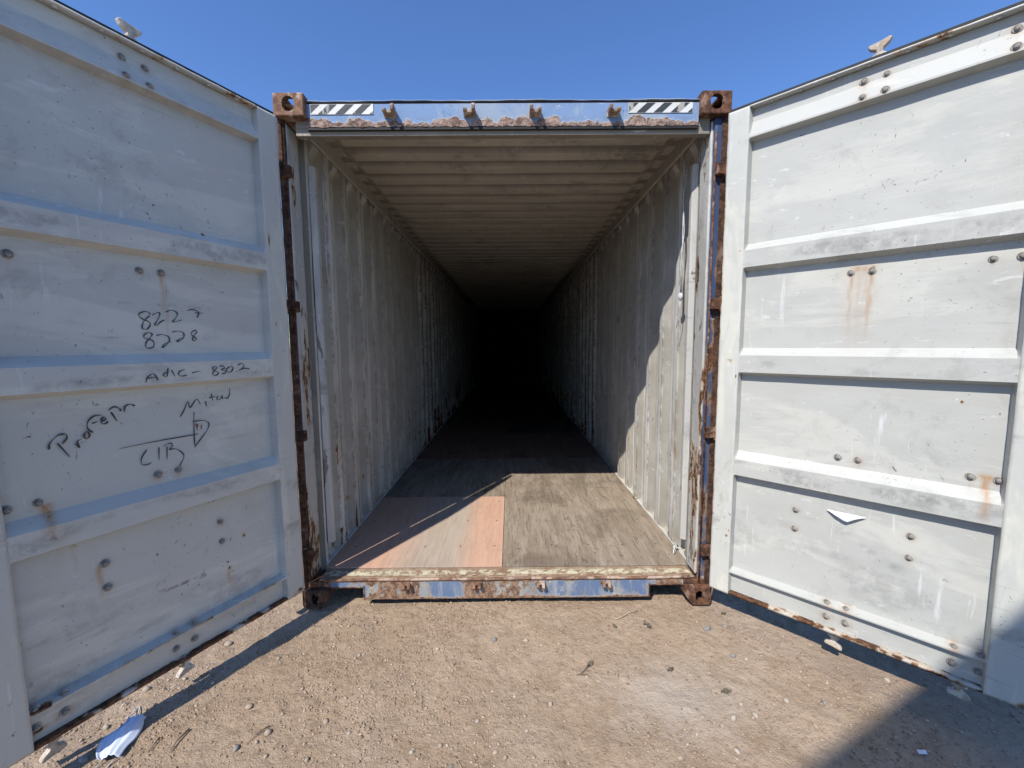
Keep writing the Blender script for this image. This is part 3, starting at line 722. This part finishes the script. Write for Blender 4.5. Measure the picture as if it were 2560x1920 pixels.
    me = gridbox(*sorted((X(.1005), X(1.047))), .002, .050, DZ0+.001, .1645, .010, lambda P_: .35+.45*sst(.4, .6, fbm(P_, (9, 9, 9), 145)), .0015, 147); link('bottom_flange', me, pm, d)
    # --- rubber gasket round the leaf
    b = MB()
    b.box(*sorted((X(.020), X(.04))), .0365, .040, DZ0-.012, DZ1+.010); b.box(*sorted((X(DH), X(DH+.012))), .022, .034, DZ0-.012, DZ1+.010)
    b.box(*sorted((X(0), X(DH))), .022, .034, DZ1, DZ1+.024); b.box(*sorted((X(0), X(DH))), .022, .034, DZ0-.012, DZ0)
    b.build('gasket', M['rubber'], d)
    # --- bolts
    bolts = [(s0, z0) for s0 in bolt_s for z0 in (2.688, 2.614, 1.876, 1.016, .292, .216)] + [(s0, z0) for s0 in (.385, .805) for z0 in (.712, .613)]
    proto = None
    for (s0, z0) in bolts:
        dd = float(np.interp(z0, PZ, [p[1] for p in prof_z]))
        if proto is None:
            b = MB(); b.lathe([(.0175, .001), (.0175, -.002), (.0160, -.004), (.0125, -.0045), (.0125, -.003), (.0100, -.0032), (.0100, -.009), (.0075, -.0125), (.003, -.014), (0, -.014)], (0, 0, 0), 'y', 14, 1)
            proto = b.build('bolt', M['bolt'], d); o = proto
        else:
            o = proto.copy(); C.objects.link(o); o.parent = d
        o.location = (X(s0), dd-.0005, z0); o.rotation_euler = (0, random.uniform(0, 1), 0); k_ = random.uniform(.78, .95); o.scale = (k_, k_, k_)
    # --- lock rods with cams on the outside
    cam_poly = [(-.030, 0), (-.028, .006), (-.012, .014), (-.010, .023), (-.034, .032), (-.044, .042), (-.038, .048), (.0, .051), (.036, .057), (.046, .053), (.036, .040), (.014, .027), (.014, .014), (.030, .006), (.030, 0)]
    for s0 in (.577, 1.000):
        rod = MB().tube([(X(s0), .071, .095), (X(s0), .071, 2.800)], .0135, 12).build('lock_rod', M['bolt'], d)
        MB().prism([(X(s0-(.018 if side == 'L' else 0)+p[0]*.88), 2.788+p[1]*1.20) for p in cam_poly], .058, .084, 'xz').build('cam', M['cam'], d, .003)
        MB().prism([(X(s0-.010+p[0]*.80), .112-p[1]*1.15) for p in cam_poly], .058, .084, 'xz').build('cam', M['cam'], d, .003)
        for zz_ in (.35, 1.0, 1.55, 2.4): MB().box(*sorted((X(s0-.03), X(s0+.03))), .0545, .088, zz_-.02, zz_+.02).build('rod_bracket', M['rust_dark'], d, .004)
    return d, X
doorL, XL = make_door('L'); doorR, XR = make_door('R')

# ---- handwriting on the left door
STR = {'A':[[(0.588,1.699),(0.593,1.708),(0.607,1.71),(0.624,1.7),(0.625,1.689),(0.614,1.678),(0.594,1.667),(0.591,1.656),(0.601,1.639),(0.613,1.636),(0.619,1.643),(0.615,1.663),(0.605,1.678),(0.59,1.694)],[(0.582,1.697),(0.564,1.707),(0.555,1.707),(0.557,1.693),(0.57,1.668),(0.576,1.656),(0.568,1.655),(0.555,1.669),(0.539,1.679)],[(0.533,1.712),(0.516,1.721),(0.498,1.718),(0.491,1.706),(0.5,1.687),(0.511,1.673),(0.499,1.673),(0.477,1.682)],[(0.452,1.724),(0.435,1.731),(0.416,1.727),(0.406,1.718),(0.416,1.695)],[(0.422,1.717),(0.388,1.717)]],'B':[[(0.587,1.619),(0.595,1.622),(0.604,1.622),(0.616,1.611),(0.613,1.599),(0.595,1.594),(0.584,1.582),(0.587,1.564),(0.602,1.558),(0.613,1.564),(0.61,1.582),(0.599,1.597),(0.589,1.612),(0.587,1.619)],[(0.573,1.611),(0.556,1.616),(0.532,1.608),(0.529,1.591),(0.54,1.573),(0.556,1.56),(0.547,1.576),(0.523,1.586)],[(0.516,1.627),(0.494,1.632),(0.476,1.626),(0.473,1.61),(0.483,1.595),(0.502,1.586),(0.491,1.598),(0.475,1.602)],[(0.42,1.63),(0.425,1.637),(0.437,1.633),(0.445,1.62),(0.436,1.609),(0.425,1.598),(0.434,1.59),(0.441,1.598),(0.433,1.614),(0.42,1.63)]],'C':[[(0.64,1.417),(0.634,1.437),(0.619,1.451),(0.609,1.45),(0.599,1.424)],[(0.634,1.434),(0.603,1.438)],[(0.562,1.459),(0.578,1.448),(0.576,1.438),(0.566,1.441),(0.561,1.474)],[(0.549,1.464),(0.538,1.436)],[(0.5,1.464),(0.519,1.456),(0.525,1.441),(0.513,1.435),(0.494,1.439)],[(0.474,1.447),(0.44,1.453)],[(0.37,1.464),(0.375,1.47),(0.39,1.465),(0.382,1.451),(0.366,1.44),(0.378,1.429),(0.391,1.435),(0.386,1.448),(0.37,1.464)],[(0.36,1.47),(0.345,1.472),(0.339,1.462),(0.352,1.454),(0.337,1.448),(0.336,1.438),(0.353,1.434)],[(0.314,1.467),(0.33,1.455),(0.325,1.44),(0.309,1.443),(0.301,1.46),(0.314,1.467)],[(0.278,1.471),(0.261,1.479),(0.248,1.467),(0.263,1.451),(0.276,1.445),(0.249,1.454),(0.222,1.45)]],'D':[[(0.918,1.199),(0.915,1.219),(0.895,1.243),(0.881,1.247),(0.872,1.245),(0.871,1.23),(0.884,1.212)],[(0.896,1.217),(0.868,1.158)],[(0.851,1.205),(0.841,1.187),(0.845,1.211),(0.833,1.219)],[(0.822,1.242),(0.825,1.226),(0.818,1.216),(0.81,1.228),(0.814,1.243),(0.822,1.242)],[(0.769,1.301),(0.794,1.299),(0.811,1.28),(0.813,1.256),(0.8,1.237)],[(0.8,1.273),(0.783,1.277)],[(0.771,1.276),(0.76,1.283),(0.764,1.292),(0.771,1.285),(0.772,1.268),(0.762,1.265),(0.753,1.273)],[(0.75,1.315),(0.734,1.327),(0.722,1.324),(0.713,1.315),(0.715,1.307)],[(0.742,1.308),(0.726,1.268)],[(0.702,1.302),(0.698,1.324),(0.684,1.331),(0.675,1.328),(0.667,1.322)]],'E':[[(0.514,1.251),(0.498,1.277),(0.479,1.317),(0.473,1.287),(0.445,1.322),(0.431,1.297)],[(0.409,1.309),(0.406,1.284)],[(0.382,1.341),(0.379,1.309)],[(0.393,1.322),(0.365,1.327)],[(0.353,1.328),(0.36,1.315),(0.348,1.308),(0.336,1.326),(0.337,1.312),(0.326,1.314)],[(0.3,1.36),(0.302,1.329),(0.316,1.31),(0.325,1.318)]],'F':[[(0.458,1.265),(0.463,1.216),(0.467,1.112)],[(0.467,1.222),(0.429,1.221),(0.407,1.21),(0.402,1.196),(0.412,1.171),(0.429,1.15),(0.468,1.102)],[(0.728,1.157),(0.6,1.161),(0.465,1.161),(0.451,1.163)]],'G':[[(0.641,1.133),(0.66,1.105),(0.664,1.078),(0.651,1.069),(0.636,1.071),(0.63,1.074)],[(0.6,1.133),(0.604,1.078)],[(0.572,1.13),(0.575,1.073)],[(0.587,1.133),(0.566,1.141),(0.554,1.139),(0.552,1.128),(0.563,1.115),(0.545,1.114),(0.53,1.104),(0.515,1.084),(0.514,1.064),(0.533,1.03)]],'H':[[(0.456,1.212),(0.45,1.178)],[(0.434,1.201),(0.434,1.178)],[(0.448,1.207),(0.452,1.188)]]}
def ribbon(strokes, w_, depth, name, mat, ww=None):
    b = MB()
    for st in strokes:
        pts = [Vector((-p[0], depth-.0042, p[1])) for p in st]
        # Catmull-Rom smoothing
        sm = []
        for i in range(len(pts)-1):
            p0, p1, p2, p3 = pts[max(i-1, 0)], pts[i], pts[i+1], pts[min(i+2, len(pts)-1)]
            for k in range(5):
                t_ = k/5; sm.append(.5*((2*p1)+(-p0+p2)*t_+(2*p0-5*p1+4*p2-p3)*t_*t_+(-p0+3*p1-3*p2+p3)*t_**3))
        sm.append(pts[-1]); L_ = len(sm); vs = []; off = Vector((0, 0, 0))
        for i, p in enumerate(sm):
            tg = (sm[min(i+1, L_-1)]-sm[max(i-1, 0)]); tg = tg.normalized() if tg.length > 1e-6 else Vector((1, 0, 0))
            nr = Vector((-tg.z, 0, tg.x)); hw = w_*(.75+.35*math.sin(i*.5+len(st)))*(.6 if i in (0, L_-1) else 1)
            for sgn_, dy in ((1, 0), (-1, 0), (-1, .0012), (1, .0012)): vs.append(p+nr*hw*sgn_+Vector((0, dy, 0)))
        fs = [(4*i+k, 4*i+(k+1) % 4, 4*i+4+(k+1) % 4, 4*i+4+k) for i in range(L_-1) for k in range(4)]
        b.add(vs, fs)
    return b.build(name, mat, doorL, recalc=False)
names = {'A': 'number 8227', 'B': 'number 8228', 'C': 'word Adic and a dash', 'I': 'number 8302', 'D': 'word Profeta, slanting up', 'E': 'word Mitad', 'F': 'long arrow', 'G': 'letters CIB', 'H': 'brown dabs in the arrow head'}
STR['I'] = STR['C'][6:]; STR['C'] = STR['C'][:6]
for k, v in STR.items():
    o = ribbon(v, .0023 if k != 'D' else .0030, PD if k not in 'CI' else .002, 'handwriting', M['ink_red'] if k == 'H' else M['ink'])
    o['label'] = 'handwritten '+names[k] if k != 'H' else names[k]
# ---- peeling label on the right door
fl = [(.509, .752), (.655, .754), (.620, .738), (.590, .716), (.575, .719), (.545, .735)]
vs = [(a, .036 if i in (0, 1) else .024, b_) for i, (a, b_) in enumerate(fl)]
b = MB(); b.add(vs+[(x, y+.001, z) for x, y, z in vs], [tuple(range(6)), tuple(range(11, 5, -1))]+[(i, (i+1) % 6, 6+(i+1) % 6, 6+i) for i in range(6)])
b.build('peeling_label', M['paper'], doorR)

# ================================================================ cords inside
def cord(name, pts, r, label, parts=1):
    b = MB()
    for k in range(parts):
        q = [(p[0]+random.uniform(-.006, .006), p[1]+random.uniform(-.008, .008), p[2]) for p in pts]
        b.tube(q, r, 6)
    o = b.build(name, M['rope']); tag(o, label, 'cord', 'white cords tied inside the container'); return o
cord('cord', [(-1.118, .335, 2.62), (-1.125, .34, 2.45), (-1.13, .345, 2.30), (-1.132, .350, 2.15), (-1.134, .36, 2.03), (-1.136, .372, 1.96)], .0032, 'white frayed cord hanging down the left inner wall beside the jamb', 3)
cord('cord', [(1.118, .315, 2.63), (1.108, .32, 2.45), (1.112, .31, 2.25), (1.104, .32, 2.05), (1.106, .315, 1.88)], .0032, 'white frayed cord hanging down the right inner wall, half in sunlight', 3)
b = MB(); b.lathe([(.004, 0), (.014, .012), (.017, .03), (.010, .045), (0, .05)], (1.106, .315, 1.83), 'z', 8, 1); b.tube([(1.106, .315, 1.84), (1.103, .31, 1.78), (1.10, .33, 1.72), (1.098, .345, 1.66)], .002, 6)
tag(b.build('cord_knot', M['rope']), 'knotted frayed end of the right hanging cord', 'knot')
b = MB(); b.tube([(1.135, .30, .215), (1.120, .30, .24), (1.108, .305, .215), (1.118, .30, .190), (1.112, .29, .176)], .006, 7); b.tube([(1.12, .30, .22), (1.10, .28, .20), (1.095, .27, .178)], .004, 6)
tag(b.build('cord', M['rope']), 'short scrap of white cord at the foot of the sunlit right wall', 'cord', 'white cords tied inside the container')

# ================================================================ ground
def gz(x, y):
    P_ = np.stack([np.atleast_1d(x).ravel(), np.atleast_1d(y).ravel(), np.zeros(np.size(x))], 1).astype(float)
    h = (fbm(P_, (1.1, 1.1, 1), 201, 3)-.5)*.035 + (fbm(P_, (7, 7, 1), 205, 4)-.5)*.020 + (fbm(P_, (34, 34, 1), 209, 2)-.5)*.009
    # pressed flat where the container and its doors stand
    return h - .012 
def axis(lo, a, b_, hi, fine):
    mid = np.arange(a, b_, fine); out = [hi]; l = [lo]
    r1 = b_+np.cumsum(fine*1.22**np.arange(1, 60)); r1 = r1[r1 < hi]; r0 = a-np.cumsum(fine*1.22**np.arange(1, 60)); r0 = r0[r0 > lo][::-1]
    return np.concatenate([[lo], r0, mid, r1, [hi]])
gx = axis(-600, -2.5, 2.9, 600, .0125); gy = axis(-600, -1.35, .5, 600, .0125)
X_, Y_ = np.meshgrid(gx, gy, indexing='ij'); H_ = gz(X_, Y_)
me = grid_mesh(np.stack([X_.ravel(), Y_.ravel(), H_], 1), len(gx), len(gy), smooth=True)
gnd = link('ground', me, M['dirt']); tag(gnd, kind='structure')
gzs = lambda x, y: float(gz(np.array([x]), np.array([y]))[0])

def stone_verts(r, seed, sq=.65, subdiv=2):
    bm = bmesh.new(); bmesh.ops.create_icosphere(bm, subdivisions=subdiv, radius=1); P_ = np.array([v.co[:] for v in bm.verts]); F_ = [tuple(v.index for v in f.verts) for f in bm.faces]; bm.free()
    n_ = fbm(P_, 1.1, seed, 2); P_ = P_*(.68+.62*n_[:, None]); 
    rr = np.random.default_rng(seed); P_ = P_*np.array([rr.uniform(.8, 1.25), rr.uniform(.65, 1.0), sq*rr.uniform(.8, 1.2)]); a = rr.uniform(0, 6.3)
    c_, s__ = math.cos(a), math.sin(a); P_ = P_@np.array([[c_, s__, 0], [-s__, c_, 0], [0, 0, 1]])
    return P_*r, F_
# gravel: uncountable small bits, one object
N = 36000
bm = bmesh.new(); bmesh.ops.create_icosphere(bm, subdivisions=1, radius=1); IV = np.array([v.co[:] for v in bm.verts]); IF = np.array([[v.index for v in f.verts] for f in bm.faces]); bm.free()
PX = rng.uniform(-2.4, 2.6, N*4); PY = rng.uniform(-1.35, .35, N*4)
cl = vn(np.stack([PX, PY, PX*0], 1), (3.5, 3.5, 1), 301); cl2 = vn(np.stack([PX, PY, PX*0], 1), (11, 11, 1), 303); keep = rng.uniform(0, 1, N*4) < .10+.5*sst(.35, .75, cl)+.45*sst(.55, .8, cl2); PX, PY = PX[keep][:N], PY[keep][:N]; n_ = len(PX)
rad = .0016+.0048*rng.power(.5, n_)**2.0; rad[rng.uniform(0, 1, n_) < .015] *= 1.5
GZ_ = gz(PX, PY); V = []; 
jit = .75+.5*rng.uniform(0, 1, (n_, len(IV), 1)); sc3 = np.stack([rng.uniform(.7, 1.4, n_), rng.uniform(.7, 1.2, n_), rng.uniform(.4, .8, n_)], 1)[:, None, :]
V = IV[None]*jit*sc3*rad[:, None, None] + np.stack([PX, PY, GZ_+rad*.35], 1)[:, None, :]
F_ = (IF[None]+(np.arange(n_)*len(IV))[:, None, None]).reshape(-1, 3); V = V.reshape(-1, 3)
me = bpy.data.meshes.new('gravel'); me.vertices.add(len(V)); me.vertices.foreach_set('co', V.astype(np.float32).ravel()); me.loops.add(F_.size); me.loops.foreach_set('vertex_index', F_.astype(np.int32).ravel())
me.polygons.add(len(F_)); me.polygons.foreach_set('loop_start', np.arange(0, F_.size, 3, dtype=np.int32)); me.update(calc_edges=True)
at = me.attributes.new('tone', 'FLOAT', 'POINT'); at.data.foreach_set('value', np.repeat(np.clip(rng.normal(.42, .28, n_), 0, 1), len(IV)).astype(np.float32))
tag(link('gravel', me, M['gravel']), 'small gravel and grit scattered over the bare dirt', kind='stuff')
# pebbles one can point to
ST = [(-0.752,-0.101,0.0218),(-0.891,-0.138,0.02),(-1.157,-0.365,0.0193),(-0.754,-0.349,0.0182),(-0.736,-0.341,0.0182),(-0.766,-0.374,0.0154),(-0.768,-0.394,0.014),(-0.436,-0.526,0.0178),(-0.677,-0.552,0.014),(-0.764,-0.707,0.0295),(-0.974,-0.763,0.0286),(-0.367,-0.849,0.0197),(-0.121,-0.721,0.0191),(-0.361,-0.317,0.0263),(-0.068,-0.258,-0.027),(-0.041,-0.853,0.0221),(-0.002,-0.878,0.0217),(-0.722,-0.601,0.016),(-0.818,-0.619,0.0135),(-0.641,-0.768,0.0135),(-0.259,-0.823,0.016),(-1.136,-0.639,0.0223),(-0.929,-0.855,0.0172),(-0.556,-0.874,0.0121),(-0.814,-0.123,-0.0158),(-0.347,-0.73,0.0148),(-0.287,-0.903,0.0133),(-0.204,-0.902,-0.0143),(-0.095,-0.457,0.011),(-0.995,-0.804,0.0177),(-0.762,-0.872,0.0194),(0.102,-0.262,0.0283),(0.194,-0.644,0.0222),(0.504,-0.557,0.0174),(0.037,-0.597,0.0199),(1.139,-0.383,-0.0254),(1.193,-0.407,0.0176),(1.094,-0.47,0.017),(0.38,-0.503,0.0168),(0.953,-0.728,0.0264),(1.052,-0.715,0.0255),(1.021,-0.664,0.0197),(0.888,-0.761,0.0176),(0.771,-0.79,0.0183),(0.894,-0.859,0.0234),(0.663,-0.888,0.0239),(0.085,-0.765,0.0145),(0.237,-0.892,0.0105),(1.208,-0.175,-0.0293),(1.103,-0.19,-0.0347),(0.714,-0.441,0.0173),(0.327,-0.243,0.0136),(0.183,-0.296,0.0172),(0.174,-0.379,0.0153),(0.489,-0.761,0.0124),(0.057,-0.321,0.0131),(1.784,-0.528,0.0315),(1.235,-0.64,0.0247),(0.896,-0.858,-0.0217),(1.271,-0.764,0.023),(1.395,-0.652,-0.0245),(-1.488,-0.253,0.0404),(-1.66,-0.549,0.032),(-1.607,-0.875,-0.0337),(-1.686,-0.63,0.0195),(-1.659,-0.737,0.0236),(-0.973,-0.764,0.0257),(-1.535,-0.486,0.021),(-1.587,-0.783,0.0143),(-1.13,-0.64,0.0276),(-1.061,-0.826,-0.0273)]
for i, (sx_, sy_, dm) in enumerate(ST):
    r_ = abs(dm)*.5; dark = dm < 0
    P_, F2 = stone_verts(r_, 400+i, .75)
    b = MB(); b.add(P_, F2, True); o = b.build('pebble', M['stone_gray'] if dark else M['stone_pale'], None, recalc=False)
    o.location = (sx_, sy_, gzs(sx_, sy_)+r_*.28)
    zone = ('by the left door' if sx_ < -1.15 else 'on open dirt left of centre' if sx_ < -.35 else 'on open dirt in the middle' if sx_ < .35 else 'on open dirt right of centre' if sx_ < .95 else 'by the right door shadow')
    rng_ = 'close to the container' if sy_ > -.35 else 'midway' if sy_ > -.65 else 'nearest the viewer'
    sz = 'larger' if abs(dm) > .024 else 'small'
    tag(o, f"{sz} {'dark grey' if dark else 'pale'} pebble {zone}, {rng_}", 'pebble', 'pebbles lying on the dirt')

# stalks, twigs, leaves
def stalk(name, pts, r, mat, label, cat):
    q = [(x, y, gzs(x, y)+.004+dz) for x, y, dz in pts]; b = MB(); b.tube(q, [r*(1-.5*i/(len(q)-1)) for i in range(len(q))], 6)
    return tag(b.build(name, mat), label, cat)
stalk('dry_stalk', [(.597, -.085, .002), (.610, -.098, .004), (.625, -.107, .004), (.650, -.098, .006), (.675, -.081, .006), (.700, -.064, .008), (.720, -.054, .006), (.772, -.028, .004)], .0034, M['straw'], 'long pale wavy stalk on the dirt in front of the right casting', 'stalk')
stalk('dry_stalk', [(.415, -.524, .002), (.437, -.542, .002)], .004, M['straw'], 'short thick pale straw on the dirt right of centre', 'stalk')
stalk('twig', [(-1.303, -.752, .004), (-1.312, -.80, .008), (-1.31, -.843, .002)], .0042, M['twig'], 'brown twig lying just right of the long door shadow', 'twig')
stalk('twig', [(-1.397, -.786, .004), (-1.388, -.842, .006)], .003, M['twig'], 'short brown twig inside the door shadow near the face mask', 'twig')
stalk('twig', [(-.983, -.736, .004), (-1.01, -.77, .006), (-1.033, -.811, .003)], .0028, M['twig'], 'thin bent twig beside a pale pebble left of centre', 'twig')
stalk('twig', [(.41, -.425, .003), (.392, -.447, .012), (.378, -.463, .004), (.349, -.49, .004)], .0026, M['twig'], 'crooked dark twig on the dirt right of centre', 'twig')
stalk('twig', [(.383, -.501, .003), (.355, -.492, .006), (.328, -.493, .003)], .0028, M['twig'], 'small dark twig touching a white pebble', 'twig')
def leaf(x, y, s_, a, label):
    b = MB(); pts = []; n_ = 9
    for i in range(n_):
        t_ = i/(n_-1); wd = s_*.20*math.sin(math.pi*t_)*(1+.5*math.sin(i*2.3))+.0015
        for k in (-1, 0, 1):
            px, py = (t_-.5)*s_, k*wd; pts.append((x+px*math.cos(a)-py*math.sin(a), y+px*math.sin(a)+py*math.cos(a), gzs(x, y)+.006+.006*abs(k)+.004*math.sin(i*1.7)))
    fs = [(i*3+k, i*3+k+1, i*3+k+4, i*3+k+3) for i in range(n_-1) for k in (0, 1)]; b.add(pts, fs, True)
    return tag(b.build('dry_leaf', M['leaf'], recalc=False), label, 'leaf', 'crumpled dry leaves on the dirt')
leaf(.785, -.150, .07, -1.3, 'dark crumpled leaf below the end of the pale stalk'); leaf(1.262, -.06, .035, .3, 'dark curled leaf near the right door hinge corner')
leaf(.41, -.43, .05, .9, 'dark shrivelled leaf beside the crooked twig'); leaf(.99, -.60, .055, .2, 'dark crumpled leaf around a pale stone near the shadow edge')
leaf(.60, -.16, .035, 2., 'small brown leaf loop below the pale wavy stalk'); leaf(.79, -.47, .04, .5, 'frayed brown leaf scrap among the straw right of centre')
# straw bits: uncountable
b = MB()
for i in range(380):
    x, y = random.uniform(-2.2, 2.3), random.uniform(-1.3, .3); a = random.uniform(0, 6.3); l_ = random.uniform(.008, .035); z_ = gzs(x, y)+.004
    b.tube([(x, y, z_), (x+l_*math.cos(a)*.5, y+l_*math.sin(a)*.5, z_+.003), (x+l_*math.cos(a+.3), y+l_*math.sin(a+.3), z_)], .0009, 4)
tag(b.build('straw_litter', M['straw'], recalc=False), 'fine bits of dry straw littering the dirt', kind='stuff')

# ================================================================ face mask on the ground
t = NT('mask_fabric'); xx = t.sep()[1]
M['mask'] = t.finish(t.mix(t.step(t.noise(300, 2), .3, .7), (.60, .68, .82), (.72, .78, .90)), .85, t.noise(400, 2), .2, .001)
mroot = empty('face_mask', (-1.535, -.795, gzs(-1.535, -.795)+.004), R(-72+180)); tag(mroot, 'crumpled pale blue disposable face mask lying on the dirt below the left door', 'face mask')
nu, nv = 26, 16; P_ = []
for i in range(nu):
    for j in range(nv):
        u, v = i/(nu-1), j/(nv-1); wdt = .030+.022*math.sin(math.pi*min(1, u*1.15))**.7
        x = (u-.5)*.175; y = (v-.5)*2*wdt+.010*math.sin(u*5); pl = .0022*(1 if int(v*7) % 2 else -1)
        z_ = .010+.026*math.sin(math.pi*v)*(.5+.5*u)+pl+.006*math.sin(u*9+v*4)+.016*(v > .8)*(v-.8)*5
        P_.append((x, y, z_))
me = grid_mesh(np.array(P_), nu, nv, smooth=True); o = link('mask_body', me, M['mask'], mroot)
sm_ = o.modifiers.new('s', 'SOLIDIFY'); sm_.thickness = .001
b = MB(); b.tube([(.083, .02, .014), (.10, .03, .018), (.125, .025, .010), (.150, .030, .008), (.165, .022, .006), (.150, .012, .006), (.12, .004, .008), (.084, -.012, .012)], .0022, 6); b.build('ear_loop', M['rope'], mroot)
b = MB(); b.tube([(-.085, .02, .010), (-.11, .03, .006), (-.14, .018, .004), (-.128, -.002, .004), (-.10, -.012, .006), (-.085, -.018, .008)], .0022, 6); b.build('ear_loop', M['rope'], mroot)
# white scrap in the shade
b = MB(); b.add([(0, 0, .004), (.030, -.004, .006), (.034, .010, .010), (.004, .014, .006)], [(0, 1, 2, 3)]); o = b.build('paper_scrap', M['paper'], recalc=False); o.location = (1.586, -.875, gzs(1.586, -.875)+.002)
sm_ = o.modifiers.new('s', 'SOLIDIFY'); sm_.thickness = .0006
tag(o, 'tiny white paper scrap on the shaded dirt beneath the right door', 'paper')

# ================================================================ two stacked containers standing behind the viewer (their top edge casts the big shadow at lower right)
az = math.atan2(.417, .909); HB = 2.896; gp = Vector((1.474, -.755, 0)); top = gp - L*((2*HB)/math.sin(R(SUN_EL)))
def neighbour(z0, mat, label):
    nb = empty('shipping_container', (top.x, top.y, z0), az)      # local: x along the end face, body at y < 0
    tag(nb, label, 'shipping container')
    X0, X1, DY = -.70, 1.738, -6.058
    def corr(n0, n1):
        q = n0; o = []
        while q < n1-.15: o += [(q, 0.), (q+.07, 0.), (q+.138, .036), (q+.208, .036)]; q += .278
        return o
    for yy_, sg in ((-.010, -1), (DY+.010, 1)):
        vs = [(a, yy_+sg*c_, z_) for a, c_ in corr(X0+.16, X1-.10) for z_ in (.15, HB-.10)]
        MB().add(vs, [(2*i, 2*i+1, 2*i+3, 2*i+2) for i in range(len(vs)//2-1)]).build('end_wall', mat, nb, recalc=False)
    for xx_, sg in ((X0+.012, 1), (X1-.012, -1)):
        vs = [(xx_+sg*c_, a, z_) for a, c_ in corr(DY+.16, -.10) for z_ in (.15, HB-.10)]
        MB().add(vs, [(2*i, 2*i+1, 2*i+3, 2*i+2) for i in range(len(vs)//2-1)]).build('side_wall', mat, nb, recalc=False)
    MB().box(X0+.06, X1-.06, DY+.06, -.06, HB-.05, HB-.02).build('roof_panel', mat, nb)
    for (a0, a1, c0, c1) in ((X0+.162, X1-.162, -.06, 0), (X0+.162, X1-.162, DY, DY+.06), (X0, X0+.06, DY+.162, -.162), (X1-.06, X1, DY+.162, -.162)):
        MB().box(a0, a1, c0, c1, HB-.11, HB-.006).build('top_rail', mat, nb, .003); MB().box(a0, a1, c0, c1, .02, .16).build('bottom_rail', mat, nb, .003)
    for xx_ in (X0, X1-.162):
        for yy_ in (-.162, DY):
            MB().box(xx_+.004, xx_+.158, yy_+.004, yy_+.158, .119, HB-.119).build('corner_post', mat, nb, .004)
            for zz_ in (.001, HB-.118): MB().box(xx_, xx_+.162, yy_, yy_+.162, zz_, zz_+.117).build('corner_casting', M['rust'], nb, .006)
neighbour(0, M['jamb'], 'neighbouring container behind the viewer, at the bottom of its stack')
neighbour(HB, M['jamb'], 'neighbouring container behind the viewer, on top, whose shadow crosses the right door foot')
